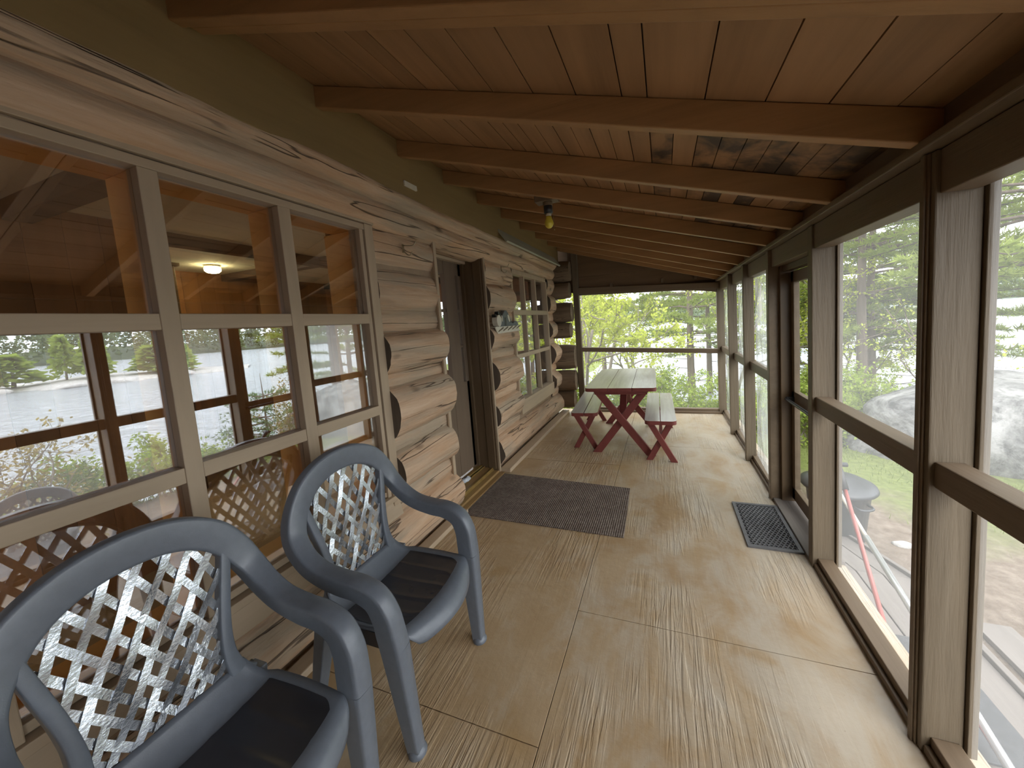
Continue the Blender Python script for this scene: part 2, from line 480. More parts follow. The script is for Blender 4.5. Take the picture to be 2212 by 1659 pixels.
# ------------------------------------------------------------------ mesh helpers
class MB:
    def __init__(self):
        self.v, self.f, self.mi = [], [], []
    def add(self, verts, faces, mi=0):
        o = len(self.v)
        self.v += [tuple(p) for p in verts]
        self.f += [tuple(i + o for i in fc) for fc in faces]
        self.mi += [mi] * len(faces)
        return self
    def box(self, x0, x1, y0, y1, z0, z1, mi=0):
        vs = [(x, y, z) for x in (x0, x1) for y in (y0, y1) for z in (z0, z1)]
        fs = [(0, 1, 3, 2), (4, 6, 7, 5), (0, 4, 5, 1), (2, 3, 7, 6), (0, 2, 6, 4), (1, 5, 7, 3)]
        return self.add(vs, fs, mi)
    def hexa(self, pts, mi=0):
        """8 points ordered x-major like box"""
        fs = [(0, 1, 3, 2), (4, 6, 7, 5), (0, 4, 5, 1), (2, 3, 7, 6), (0, 2, 6, 4), (1, 5, 7, 3)]
        return self.add(pts, fs, mi)
    def beam(self, a, b, w, h, up=(0, 0, 1), mi=0):
        a, b = Vector(a), Vector(b)
        d = (b - a).normalized()
        s = d.cross(Vector(up)).normalized()
        u = s.cross(d).normalized()
        pts = []
        for p in (a, b):
            for i in (-1, 1):
                for j in (-1, 1):
                    pts.append(p + s * (i * w / 2) + u * (j * h / 2))
        return self.hexa(pts, mi)
    def tube(self, pts, rad, n=8, caps=True, mi=0):
        pts = [Vector(p) for p in pts]
        rads = rad if hasattr(rad, '__len__') else [rad] * len(pts)
        ref = Vector((0.13, 0.31, 0.94))
        vs, fs = [], []
        prev = None
        for i, p in enumerate(pts):
            d = (pts[min(i + 1, len(pts) - 1)] - pts[max(i - 1, 0)])
            if d.length < 1e-9:
                d = Vector((0, 0, 1))
            d.normalize()
            if prev is None:
                s = d.cross(ref)
                if s.length < 0.1:
                    s = d.cross(Vector((1, 0, 0)))
            else:
                s = prev - d * prev.dot(d)
            s.normalize()
            prev = s
            u = d.cross(s)
            for k in range(n):
                a = 2 * pi * k / n
                vs.append(p + (s * cos(a) + u * sin(a)) * rads[i])
        for i in range(len(pts) - 1):
            for k in range(n):
                a, b = i * n + k, i * n + (k + 1) % n
                fs.append((a, b, b + n, a + n))
        if caps:
            fs.append(tuple(range(n - 1, -1, -1)))
            fs.append(tuple((len(pts) - 1) * n + k for k in range(n)))
        return self.add(vs, fs, mi)
    def lathe(self, prof, n=24, center=(0, 0, 0), mi=0, axis='z'):
        vs, fs = [], []
        for r, z in prof:
            for k in range(n):
                a = 2 * pi * k / n
                p = (r * cos(a), r * sin(a), z)
                if axis == 'x':
                    p = (p[2], p[0], p[1])
                elif axis == 'y':
                    p = (p[0], p[2], p[1])
                vs.append((p[0] + center[0], p[1] + center[1], p[2] + center[2]))
        for i in range(len(prof) - 1):
            for k in range(n):
                a, b = i * n + k, i * n + (k + 1) % n
                fs.append((a, b, b + n, a + n))
        if prof[0][0] > 1e-6:
            fs.append(tuple(range(n - 1, -1, -1)))
        if prof[-1][0] > 1e-6:
            fs.append(tuple((len(prof) - 1) * n + k for k in range(n)))
        return self.add(vs, fs, mi)
    def sweep(self, pts, wdirs, prof, scale=None, mi=0, caps=True):
        """prof: list of (w, t): w along the width direction, t along the normal"""
        pts = [Vector(p) for p in pts]
        n = len(prof)
        vs, fs = [], []
        for i, p in enumerate(pts):
            d = (pts[min(i + 1, len(pts) - 1)] - pts[max(i - 1, 0)]).normalized()
            w = Vector(wdirs[i])
            w = (w - d * w.dot(d)).normalized()
            nn = d.cross(w)
            sw, st = scale[i] if scale else (1, 1)
            for a, b in prof:
                vs.append(p + w * a * sw + nn * b * st)
        for i in range(len(pts) - 1):
            for k in range(n):
                a, b = i * n + k, i * n + (k + 1) % n
                fs.append((a, b, b + n, a + n))
        if caps:
            fs.append(tuple(range(n - 1, -1, -1)))
            fs.append(tuple((len(pts) - 1) * n + k for k in range(n)))
        return self.add(vs, fs, mi)
    def prism(self, poly, ax, a0, a1, mi=0):
        """polygon of 2-tuples in the two other axes, extruded along axis ax"""
        n = len(poly)
        vs = []
        for a in (a0, a1):
            for p in poly:
                q = [p[0], p[1]]
                q.insert(ax, a)
                vs.append(tuple(q))
        fs = [tuple(range(n - 1, -1, -1)), tuple(range(n, 2 * n))]
        fs += [(i, (i + 1) % n, (i + 1) % n + n, i + n) for i in range(n)]
        return self.add(vs, fs, mi)
    def grid(self, fn, nu, nv, mi=0):
        vs = [fn(i / nu, j / nv) for i in range(nu + 1) for j in range(nv + 1)]
        fs = [(i * (nv + 1) + j, (i + 1) * (nv + 1) + j, (i + 1) * (nv + 1) + j + 1, i * (nv + 1) + j + 1)
              for i in range(nu) for j in range(nv)]
        return self.add(vs, fs, mi)
    def build(self, name, mat, parent=None, smooth=False, bevel=0.0, fix=True, solid=0.0, subsurf=0, angle=35):
        me = bpy.data.meshes.new(name)
        me.from_pydata([tuple(p) for p in self.v], [], self.f)
        mats = mat if isinstance(mat, (list, tuple)) else [mat]
        for mm in mats:
            me.materials.append(mm)
        if len(mats) > 1:
            me.polygons.foreach_set('material_index', self.mi)
        if fix:
            bm = bmesh.new()
            bm.from_mesh(me)
            bmesh.ops.recalc_face_normals(bm, faces=bm.faces)
            bm.to_mesh(me)
            bm.free()
        if smooth:
            me.polygons.foreach_set('use_smooth', [True] * len(me.polygons))
        me.update()
        ob = bpy.data.objects.new(name, me)
        COL.objects.link(ob)
        if parent is not None:
            ob.parent = parent
        if solid:
            md = ob.modifiers.new('solid', 'SOLIDIFY'); md.thickness = solid; md.offset = 0
        if bevel:
            md = ob.modifiers.new('bevel', 'BEVEL'); md.width = bevel; md.segments = 2; md.limit_method = 'ANGLE'
            md.angle_limit = radians(angle)
        if subsurf:
            md = ob.modifiers.new('sub', 'SUBSURF'); md.levels = subsurf; md.render_levels = subsurf
        return ob

def tag(o, label=None, cat=None, group=None, kind=None):
    if label: o['label'] = label
    if cat: o['category'] = cat
    if group: o['group'] = group
    if kind: o['kind'] = kind
    return o

def thing(name, label, cat, loc=(0, 0, 0), rz=0.0, group=None):
    o = bpy.data.objects.new(name, None)
    o.empty_display_size = 0.1
    COL.objects.link(o)
    o.location = loc
    o.rotation_euler = (0, 0, rz)
    return tag(o, label, cat, group)

def struct(o):
    o['kind'] = 'structure'
    return o

def sempty(name):
    o = bpy.data.objects.new(name, None)
    o.empty_display_size = 0.1
    COL.objects.link(o)
    o['kind'] = 'structure'
    return o

def dup(root, loc, rz, label=None, group=None):
    r = root.copy(); COL.objects.link(r)
    r.location = loc; r.rotation_euler = (0, 0, rz)
    if label: r['label'] = label
    if group: r['group'] = group
    for ch in list(root.children):
        c = ch.copy(); COL.objects.link(c); c.parent = r
        for g in list(ch.children):
            d = g.copy(); COL.objects.link(d); d.parent = c
    return r

def catmull(pts, per=8):
    P = [Vector(p) for p in pts]
    P = [P[0] * 2 - P[1]] + P + [P[-1] * 2 - P[-2]]
    out = []
    for i in range(1, len(P) - 2):
        for k in range(per):
            t = k / per
            a, b, c, d = P[i - 1], P[i], P[i + 1], P[i + 2]
            out.append(0.5 * ((2 * b) + (c - a) * t + (2 * a - 5 * b + 4 * c - d) * t * t + (3 * b - a - 3 * c + d) * t ** 3))
    out.append(P[-2])
    return out

# ------------------------------------------------------------------ terrain
LAKE_Z = -2.0
def terrain(x, y):
    k = 1.0 + 0.5 * min(1.0, max(0.0, (8.0 - y) / 4.0))       # the lake comes nearer on the screen side
    r = sqrt((k * max(0.0, x)) ** 2 + max(0.0, y - 3.0) ** 2)
    t = min(1.0, max(0.0, (r - 5.5) / 9.5))
    z = -0.80 - 1.9 * t * t * (3 - 2 * t)
    if x < -2:                                    # land carries on behind the cabin corner
        k = min(1.0, (-2 - x) / 7)
        z = z * (1 - k) + (-0.85) * k
    z += 0.05 * noise.noise(Vector((x * 0.6, y * 0.6, 0.3))) + 0.02 * noise.noise(Vector((x * 2.3, y * 2.3, 1.3)))
    if r < 2.5:
        z = min(z, -0.76)
    return z

g = MB()
NX, NY = 110, 120
g.grid(lambda u, v: ((lambda x, y: (x, y, terrain(x, y)))(-14 + 40 * u, -16 + 46 * v)), NX, NY)
ground = struct(g.build('ground', M['ground'], smooth=True))

w = MB()
w.grid(lambda u, v: (-900 + 2500 * u, -1200 + 2400 * v, LAKE_Z), 4, 4)
lake = struct(w.build('lake', M['water']))

# ------------------------------------------------------------------ floor
XW, XR = -1.62, 0.73
fl = MB()
g_ = 0.0015
def sheet(x0, x1, y0, y1):
    fl.box(x0 + g_, x1 - g_, y0 + g_, y1 - g_, -0.019, 0.0)
for y0, y1 in ((-1.2, 0.998), (0.998, 3.437), (3.437, 5.62)):
    sheet(XW - 0.05, -0.463, y0, y1)
for y0, y1 in ((-1.2, 1.602), (1.602, 4.04), (4.04, 5.62)):
    sheet(-0.463, 0.90, y0, y1)
fl.box(XW - 0.05, 0.88, -1.2, 5.6, -0.12, -0.0195)
floor = struct(fl.build('floor', M['floor'], bevel=0.0012))

# ------------------------------------------------------------------ left wall: logs
wall_left = sempty('wall_left')
bk = MB()
XB = -1.66
# backing between the logs, with holes left for windows and door
HEAD = 2.10
for (y0, y1, z0, z1) in ((-1.2, 5.32, HEAD + 0.0, 2.66), (1.70, 2.31, 0.0, HEAD), (3.06, 3.70, 0, HEAD), (4.985, 5.32, 0, HEAD),
                         (-1.2, 1.70, 0.0, 0.40), (3.70, 4.985, 0.0, 0.44)):
    bk.box(XB - 0.17, XB + 0.015, y0, y1, z0, z1)
bk.build('chinking', M['chink'], wall_left)

def log(y0, y1, zc, hz, ax, xc=-1.715, seed=0, cut0=True, cut1=True, name='log', ends=True):
    """one log run along y; elliptical, slightly wandering; dark sawn ends"""
    n, m = 36, max(4, int((y1 - y0) / 0.05))
    b = MB()
    rng = random.Random(seed)
    ph = rng.random() * 50
    vs, fs = [], []
    for i in range(m + 1):
        y = y0 + (y1 - y0) * i / m
        dz = 0.018 * noise.noise(Vector((y * 0.7, ph, 0)))
        for k in range(n):
            a = 2 * pi * k / n
            q = Vector((cos(a) * 1.4 + ph, sin(a) * 1.4, y * 1.6))
            s = 1 + 0.10 * noise.noise(q) + 0.04 * noise.noise(q * 3.1) + 0.015 * noise.noise(q * 8.0)
            vs.append((xc + ax * cos(a) * s, y, zc + dz + hz * sin(a) * s))
    for i in range(m):
        for k in range(n):
            p, q = i * n + k, i * n + (k + 1) % n
            fs.append((p, q, q + n, p + n))
    b.add(vs, fs, 0)
    b.add(vs[:n], [tuple(range(n - 1, -1, -1))], 1)
    b.add(vs[-n:], [tuple(range(n))], 1)
    o = b.build(name, [M['log'], M['logend']], wall_left, smooth=True)
    md = o.modifiers.new('es', 'EDGE_SPLIT'); md.split_angle = radians(50)
    return o

# courses: (z centre, half height, half depth)
big = [(2.02, 0.15, 0.135), (1.74, 0.165, 0.165), (1.345, 0.150, 0.170), (0.97, 0.185, 0.195), (0.575, 0.150, 0.175), (0.195, 0.175, 0.185)]
fill = [(1.545, 0.105, 0.095), (1.165, 0.095, 0.085), (0.765, 0.09, 0.09), (0.385, 0.10, 0.10)]
sd = 1
for (y0, y1) in ((1.695, 2.305), (3.065, 3.695), (4.985, 5.30)):
    for (zc, hz, ax) in big[:5]:
        flat = 0.0
        if y0 < 2 and zc > 1.6:
            ax = ax * (0.8 if zc > 1.9 else 0.72)
        log(y0, y1, zc, hz, ax, seed=sd); sd += 1
    for (zc, hz, ax) in fill[:3]:
        log(y0, y1, zc, hz, ax, seed=sd); sd += 1
# bottom courses run on under the windows
for (y0, y1) in ((-1.2, 2.305), (3.065, 5.42)):
    log(y0, y1, 0.19, 0.165, 0.185, seed=sd); sd += 1
for (y0, y1) in ((1.695, 2.305), (3.065, 3.69)):
    log(y0, y1, *fill[3], seed=sd); sd += 1
log(4.985, 5.30, *fill[3], seed=sd); sd += 1
# header courses over the openings
log(-1.2, 5.42, 2.19, 0.105, 0.135, xc=-1.69, seed=71)
log(-1.2, 5.42, 2.315, 0.085, 0.150, xc=-1.675, seed=72)
f_ = MB()
f_.box(-1.60, -1.53, -1.2, 5.45, 2.33, 2.70)
f_.build('fascia_board', M['fascia'], wall_left, bevel=0.004)
f_ = MB()
f_.box(-1.60, -1.515, -1.2, 2.305, 0.0, 0.035)
f_.box(-1.60, -1.49, 3.065, 5.40, 0.0, 0.04)
f_.build('floor_strip', M['frame_paint'], wall_left, bevel=0.006)

# crossing log ends at the far corner
def cross_log(zc, hz, hy, x1, yc=5.40, seed=0):
    n, m = 18, 8
    b = MB(); vs, fs = [], []
    for i in range(m + 1):
        x = -2.3 + (x1 + 2.3) * i / m
        for k in range(n):
            a = 2 * pi * k / n
            s = 1 + 0.09 * noise.noise(Vector((cos(a) * 1.5 + seed * 7.1, sin(a) * 1.5, x * 2)))
            if i == m:
                s *= 0.93
            vs.append((x, yc + hy * cos(a) * s, zc + hz * sin(a) * s))
    for i in range(m):
        for k in range(n):
            p, q = i * n + k, i * n + (k + 1) % n
            fs.append((p, q, q + n, p + n))
    b.add(vs, fs, 0)
    b.add(vs[-n:], [tuple(range(n))], 0)
    o = b.build('crossing_log', M['logx'], wall_left, smooth=True)
    md = o.modifiers.new('es', 'EDGE_SPLIT'); md.split_angle = radians(50)
M['logx'] = timber('weathered_log', (0.20, 0.145, 0.095), 'x', 0.75, 0.3, 0.5, crack=0.9)
for i, (zc, hz, x1) in enumerate(((2.23, 0.16, -1.335), (1.94, 0.13, -1.36), (1.60, 0.155, -1.34), (1.32, 0.125, -1.375), (0.90, 0.20, -1.325), (0.52, 0.17, -1.335), (0.22, 0.14, -1.37))):
    cross_log(zc, hz, 0.125, x1, seed=i + 3)

# ------------------------------------------------------------------ big window
window_1 = sempty('window_1')
XG = -1.64
fr = MB()
XF0, XF1 = -1.665, -1.600
mull = [(-0.70, -0.645), (-0.20, -0.145), (0.25, 0.305), (0.70, 0.752), (1.149, 1.205)]
ZB = 0.47
# uprights
def upright(y0, y1):
    m = MB(); m.box(XF0, XF1, y0, y1, ZB, 2.065); m.build('mullion', M['frame_paint_v'], window_1, bevel=0.003)
for a, b in mull:
    upright(a, b)
m = MB()
m.box(XF0, XF1 - 0.006, 1.603, 1.628, ZB, 2.07)
m.box(XF0, XF1 + 0.0015, 1.636, 1.697, 0.40, 2.103)
m.box(XF0 - 0.02, XF0 + 0.01, 1.60, 1.69, ZB, 2.1)
m.build('side_frame', M['frame_paint_v'], window_1, bevel=0.003)
m = MB()
m.box(XF0, XF1, -1.2, 1.634, 2.065, 2.098)
m.box(XF0 - 0.02, XF1 + 0.008, -1.2, 1.702, 2.104, 2.17)
m.build('head_frame', M['frame_paint'], window_1, bevel=0.003)
ys = [-1.2] + [e for p in mull for e in p] + [1.603]
for z0, z1 in ((1.527, 1.583), (0.986, 1.042)):
    for i in range(0, len(ys), 2):
        m = MB(); m.box(XF0, XF1 - 0.002, ys[i], ys[i + 1], z0, z1); m.build('rail', M['frame_paint'], window_1, bevel=0.003)
m = MB()
m.box(XF0, XF1 + 0.015, -1.2, 1.69, 0.435, ZB)
m.box(XF0, XF1 - 0.02, -1.2, 1.69, 0.475, 0.505)
m.hexa([(-1.66, -1.2, 0.33), (-1.66, -1.2, 0.43), (-1.66, 1.69, 0.33), (-1.66, 1.69, 0.43),
        (-1.585, -1.2, 0.33), (-1.61, -1.2, 0.43), (-1.585, 1.69, 0.33), (-1.61, 1.69, 0.43)])
m.build('sill', M['frame_paint'], window_1, bevel=0.003)
# panes, each a thin slab in its rebate
gp = MB()
for i in range(0, len(ys), 2):
    for z0, z1 in ((0.505, 0.986), (1.042, 1.527), (1.583, 2.066)):
        gp.box(XG - 0.002, XG + 0.002, ys[i], ys[i + 1], z0, z1)
pane = gp.build('pane', M['glass'], window_1)
# deep orange inner linings
jm = MB()
for a, b in mull:
    jm.box(-1.81, XF0 - 0.001, a + 0.004, b - 0.004, ZB, 2.065)
jm.box(-1.885, XF0 - 0.001, 1.607, 1.64, ZB, 2.065)
jm.box(-1.83, XF0 - 0.001, -1.2, 1.64, 2.066, 2.10)
jm.box(-1.86, XF0 - 0.001, -1.2, 1.64, 0.43, 0.485)
jm.build('inner_lining', M['jamb'], window_1, bevel=0.004)

# ------------------------------------------------------------------ far window (nine panes)
window_2 = sempty('window_2')
m = MB()
Y0, Y1, Z0, Z1 = 3.70, 4.985, 0.44, 2.15
m.box(XF0, XF1, Y0, Y0 + 0.035, Z0, Z1)
m.box(XF0, XF1, Y1 - 0.05, Y1, Z0, Z1)
m.box(XF0, XF1, Y0, Y1, 2.045, 2.10)
m.build('outer_frame', M['frame_paint_v'], window_2, bevel=0.003)
m = MB(); m.box(XF0, XF1 + 0.02, Y0 - 0.0, Y1, 0.415, 0.575); m.build('sill_board', M['frame_paint'], window_2, bevel=0.004)
cx = [Y0 + 0.035, 4.11, 4.515, Y1 - 0.05]
for yc in cx[1:3]:
    m = MB(); m.box(XF0, XF1 - 0.008, yc - 0.014, yc + 0.014, 0.575, 2.05); m.build('glazing_bar', M['frame_paint_v'], window_2, bevel=0.002)
for z0, z1 in ((1.575, 1.635), (1.065, 1.115)):
    m = MB(); m.box(XF0, XF1 - 0.004, Y0 + 0.03, Y1 - 0.045, z0, z1); m.build('cross_bar', M['frame_paint'], window_2, bevel=0.002)
gp = MB(); gp.box(XG - 0.002, XG + 0.002, Y0 + 0.03, Y1 - 0.04, 0.57, 2.06); gp.build('pane', M['glass'], window_2)
jm = MB()
jm.box(-1.80, XF0 - 0.001, Y0, Y0 + 0.03, 0.44, 2.1); jm.box(-1.80, XF0 - 0.001, Y1 - 0.04, Y1, 0.44, 2.1)
jm.box(-1.80, XF0 - 0.001, Y0, Y1, 0.44, 0.57); jm.box(-1.80, XF0 - 0.001, Y0, Y1, 2.06, 2.12)
jm.build('inner_lining', M['dark_trim'], window_2)

# ------------------------------------------------------------------ house door
M['rail_z'] = timber('brown_door_paint', (0.165, 0.118, 0.08), 'z', 0.5, 0.12, 0.2)
door_1 = sempty('door_1')
m = MB()
m.box(-1.615, -1.598, 2.280, 2.312, 0.0, 2.16)
m.box(-1.87, -1.60, 2.290, 2.312, 0.0, 2.12)
m.build('near_jamb', M['frame_paint_v'], door_1, bevel=0.003)
m = MB()
m.box(-1.88, -1.602, 3.030, 3.066, 0.02, 2.16)
m.box(-1.70, -1.62, 3.015, 3.031, 0.05, 2.13)
m.box(-1.88, -1.80, 3.005, 3.031, 0.05, 2.13)
m.build('far_jamb', M['dark_trim'], door_1, bevel=0.003)
m = MB(); m.box(-1.604, -1.590, 3.046, 3.070, 0.0, 2.20); m.build('casing_edge', M['frame_paint_v'], door_1, bevel=0.002)
m = MB()
m.box(-1.88, -1.60, 2.30, 3.05, 2.12, 2.17)
m.box(-1.86, -1.78, 2.30, 3.05, 2.075, 2.12)
m.build('head_jamb', M['frame_paint'], door_1, bevel=0.003)
leaf = MB()
XD = -1.85
leaf.box(XD - 0.02, XD + 0.02, 2.33, 2.42, 0.09, 2.075)
leaf.box(XD - 0.02, XD + 0.025, 2.725, 2.900, 0.09, 2.075)
leaf.box(XD - 0.02, XD + 0.02, 2.96, 3.005, 0.09, 2.075)
leaf.box(XD - 0.02, XD + 0.02, 2.33, 3.005, 0.09, 0.95)
leaf.box(XD - 0.02, XD + 0.02, 2.33, 3.005, 1.96, 2.075)
for z in (1.28, 1.62):
    leaf.box(XD - 0.012, XD + 0.012, 2.33, 3.005, z, z + 0.025)
leaf = leaf.build('door_leaf', M['rail_z'], door_1, bevel=0.003)
gp = MB(); gp.box(XD - 0.003, XD + 0.003, 2.42, 2.705, 0.95, 1.96); gp.box(XD - 0.003, XD + 0.003, 2.905, 2.96, 0.95, 1.96)
gp.build('glass', M['glass'], door_1)
m = MB()
m.box(-1.88, -1.66, 2.325, 3.03, 0.0, 0.055)
m.box(-1.66, -1.600, 2.31, 3.045, 0.0, 0.030)
m.box(-1.60, -1.545, 2.30, 3.06, 0.0, 0.012)
m.build('threshold', M['threshold'], door_1, bevel=0.005)
m = MB()
m.box(-1.825, -1.775, 2.325, 3.03, 0.055, 0.075)
m.box(-1.76, -1.75, 2.325, 3.03, 0.055, 0.068)
m.box(-1.672, -1.652, 2.315, 3.035, 0.03, 0.062)
m.build('brass_strip', M['brass'], door_1, bevel=0.003)

# ------------------------------------------------------------------ ceiling
ceiling = sempty('ceiling')
SL = 0.305
def zr(x):                      # underside of the rafters
    return 2.555 - SL * (x + 1.5)
RD = 0.098
dk = MB()
xs = [-1.62]
joints = [-0.75, -0.60, -0.435, -0.272, -0.110, -0.026, 0.152, 0.322, 0.485, 0.645, 0.80, 0.97]
rr = random.Random(3)
x = -1.62
while x < -0.90:
    x += rr.choice((0.10, 0.13, 0.15))
    xs.append(x)
xs[-1] = -0.90
xs += joints
segs = [-1.2, 1.35, 1.91, 2.40, 5.75]
for i in range(len(xs) - 1):
    for j in range(len(segs) - 1):
        a, b = xs[i] + 0.002, xs[i + 1] - 0.002
        y0, y1 = segs[j], segs[j + 1] - 0.001
        parts = [(a, b)]
        if j >= 1 and b - a > 0.14:
            mid = (a + b) / 2
            parts = [(a, mid - 0.0015), (mid + 0.0015, b)]
        for (p, q) in parts:
            dz = rr.uniform(0, 0.003)
            za, zb = zr(p) + RD + dz, zr(q) + RD + dz
            dk.hexa([(p, y0, za), (p, y0, za + 0.02), (p, y1, za), (p, y1, za + 0.02),
                     (q, y0, zb), (q, y0, zb + 0.02), (q, y1, zb), (q, y1, zb + 0.02)])
dk.build('roof_boards', M['deck'], ceiling)
cover = MB()
cover.hexa([(-1.9, -1.3, zr(-1.9) + RD + 0.03), (-1.9, -1.3, zr(-1.9) + RD + 0.07), (-1.9, 5.85, zr(-1.9) + RD + 0.03), (-1.9, 5.85, zr(-1.9) + RD + 0.07),
            (1.15, -1.3, zr(1.15) + RD + 0.03), (1.15, -1.3, zr(1.15) + RD + 0.07), (1.15, 5.85, zr(1.15) + RD + 0.03), (1.15, 5.85, zr(1.15) + RD + 0.07)])
cover.build('roof_cover', M['dark_trim'], ceiling)
for y in (-0.73, -0.22, 0.30, 0.81, 1.345, 1.90, 2.39, 2.90, 3.40, 3.90, 4.43, 4.94, 5.40):
    m = MB()
    x0, x1 = -1.535, 0.80
    for (a, b, dz) in ((x0, x1, 0.0),):
        m.hexa([(a, y, zr(a)), (a, y, zr(a) + RD), (a, y + 0.040, zr(a)), (a, y + 0.040, zr(a) + RD),
                (b, y, zr(b)), (b, y, zr(b) + RD), (b, y + 0.040, zr(b)), (b, y + 0.040, zr(b) + RD)])
    m.build('rafter', M['rafter'], ceiling, bevel=0.004)
m = MB()     # second board sistered beside the nearest rafter
y = 0.853
m.hexa([(-1.5, y, zr(-1.5) + 0.004), (-1.5, y, zr(-1.5) + RD), (-1.5, y + 0.038, zr(-1.5) + 0.004), (-1.5, y + 0.038, zr(-1.5) + RD),
        (0.80, y, zr(0.80) + 0.004), (0.80, y, zr(0.80) + RD), (0.80, y + 0.038, zr(0.80) + 0.004), (0.80, y + 0.038, zr(0.80) + RD)])
m.build('rafter', M['rafter'], ceiling, bevel=0.004)

# ------------------------------------------------------------------ right wall: screens
wall_right = sempty('wall_right')
posts = [(-0.46, -0.40), (0.47, 0.545), (1.345, 1.410), (2.225, 2.285), (2.985, 3.045), (3.745, 3.800), (4.545, 4.60), (5.47, 5.555)]
PX = [(0.728, 0.83)] * 4 + [(0.715, 0.80), (0.698, 0.785), (0.695, 0.785), (0.698, 0.79)]
for (a, b), (xa, xb) in zip(posts, PX):
    m = MB()
    m.box(xa, xb, a, b, 0.0, 1.862)
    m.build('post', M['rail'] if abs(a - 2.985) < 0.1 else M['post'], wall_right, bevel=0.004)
    if a < 2.5:
        m = MB(); m.box(0.832, 0.856, a - 0.012, b + 0.012, 0.03, 1.80); m.build('batten', M['post'], wall_right, bevel=0.002)
m = MB(); m.box(0.722, 0.728, 1.362, 1.395, 0.0, 1.86); m.box(0.716, 0.7225, 1.37, 1.388, 0.0, 1.86); m.build('moulding', M['rail'], wall_right, bevel=0.002)
bays = [(posts[i][1], posts[i + 1][0]) for i in range(len(posts) - 1)]
for i, (a, b) in enumerate(bays):
    m = MB(); m.box(0.738, 0.822, a, b, 1.742, 1.862); m.build('header', M['rail'], wall_right, bevel=0.003)
    if i == 3:
        continue
    m = MB(); m.box(0.742, 0.812, a, b, 0.888, 0.968); m.build('mid_rail', M['rail'], wall_right, bevel=0.004)
    m = MB()
    m.box(0.752, 0.822, a, b, 0.0, 0.060)
    m.box(0.735, 0.752, a, b, 0.0, 0.028)
    m.build('bottom_sill', M['rail'], wall_right, bevel=0.003)
m = MB(); m.box(0.690, 0.86, -1.2, 5.60, 1.864, 1.892); m.build('top_plate', M['rail'], wall_right, bevel=0.004)
m = MB(); m.box(0.742, 0.80, -1.2, 5.60, 1.892, 2.02); m.build('blocking', M['rail'], wall_right, bevel=0.004)
for i, (a, b) in enumerate(bays[:3]):
    m = MB(); m.box(0.8405, 0.8415, a - 0.01, b + 0.01, 0.03, 1.78); m.build('fly_screen', M['screen'], wall_right)
for i, (a, b) in enumerate(bays[4:]):
    m = MB()
    ph = i * 3.7
    def film(u, v, a=a, b=b, ph=ph):
        y = a - 0.005 + (b - a + 0.01) * u
        z = 0.04 + 1.73 * v
        e = sin(pi * u) * (0.25 + 0.75 * abs(sin(pi * min(1, max(0, (v * 2) % 1)))))
        x = 0.794 - 0.070 * e * (0.55 + 0.5 * noise.noise(Vector((u * 1.5 + ph, v * 3.0, ph)))) \
            + 0.012 * e * noise.noise(Vector((u * 9 + ph, v * 5, 1.0))) + 0.006 * e * noise.noise(Vector((u * 24 + v * 9 + ph, v * 7, 3.0)))
        return (x, y, z)
    m.grid(film, 40, 70)
    m.build('plastic_film', M['film'], wall_right, smooth=True)

# screen door in the fourth bay
door_2 = sempty('door_2')
da, db = bays[3]
m = MB()
m.box(0.78, 0.865, db - 0.03, db + 0.004, 0.02, 1.742)
m.box(0.80, 0.865, da, da + 0.035, 0.02, 1.742)
m.box(0.80, 0.865, da, db, 1.70, 1.742)
m.build('door_frame', M['dark_trim'], door_2, bevel=0.003)
m = MB()
m.box(0.845, 0.88, db - 0.085, db - 0.032, 0.05, 1.695)
m.box(0.845, 0.88, da + 0.037, da + 0.105, 0.05, 1.695)
m.box(0.845, 0.88, da + 0.037, db - 0.032, 1.62, 1.695)
m.box(0.845, 0.88, da + 0.037, db - 0.032, 0.05, 0.14)
m.box(0.845, 0.88, da + 0.037, db - 0.032, 0.775, 0.855)
m.build('door_leaf', M['rail'], door_2, bevel=0.003)
m = MB(); m.box(0.861, 0.865, da + 0.1, db - 0.08, 0.855, 1.62); m.box(0.861, 0.865, da + 0.1, db - 0.08, 0.14, 0.775)
m.build('glass', M['glass_door'], door_2)
m = MB()
m.tube([(0.80, da + 0.06, 0.80), (0.80, db - 0.07, 0.80)], 0.011, 10)
m.box(0.80, 0.85, da + 0.05, da + 0.075, 0.785, 0.815)
m.box(0.80, 0.85, db - 0.09, db - 0.065, 0.785, 0.815)
m.build('push_bar', M['black'], door_2)
m = MB(); m.box(0.73, 0.90, da, db, 0.0, 0.022); m.build('threshold', M['plank'], door_2, bevel=0.003)

# ------------------------------------------------------------------ end wall
wall_back = sempty('wall_back')
YE = 5.50
m = MB(); m.box(-1.325, -1.235, YE - 0.05, YE + 0.03, 0.0, 2.50); m.build('post', M['post'], wall_back, bevel=0.004)
m = MB()
def tilt(x0, x1, za, zb, zc, zd, y0, y1):
    m.hexa([(x0, y0, za), (x0, y0, zb), (x0, y1, za), (x0, y1, zb), (x1, y0, zc), (x1, y0, zd), (x1, y1, zc), (x1, y1, zd)])
tilt(-1.235, 0.727, 1.875, 1.965, 1.765, 1.85, YE - 0.05, YE + 0.03)
m.build('header', M['rail_x'], wall_back, bevel=0.004)
m = MB()
N = 20
top = []
for i in range(N + 1):
    x = -1.235 + 1.965 * i / N
    base = 1.85 - 0.045 * (x + 1.235)
    sag = 0.045 * max(0.0, (x - 0.25) / 0.47) ** 1.6
    top.append((x, base - 0.0 - sag))
poly = top + [(0.727, 1.80), (-1.235, 1.90)]
m.prism(poly, 1, YE - 0.02, YE + 0.01)
m.build('sagging_valance', M['rail_x'], wall_back)
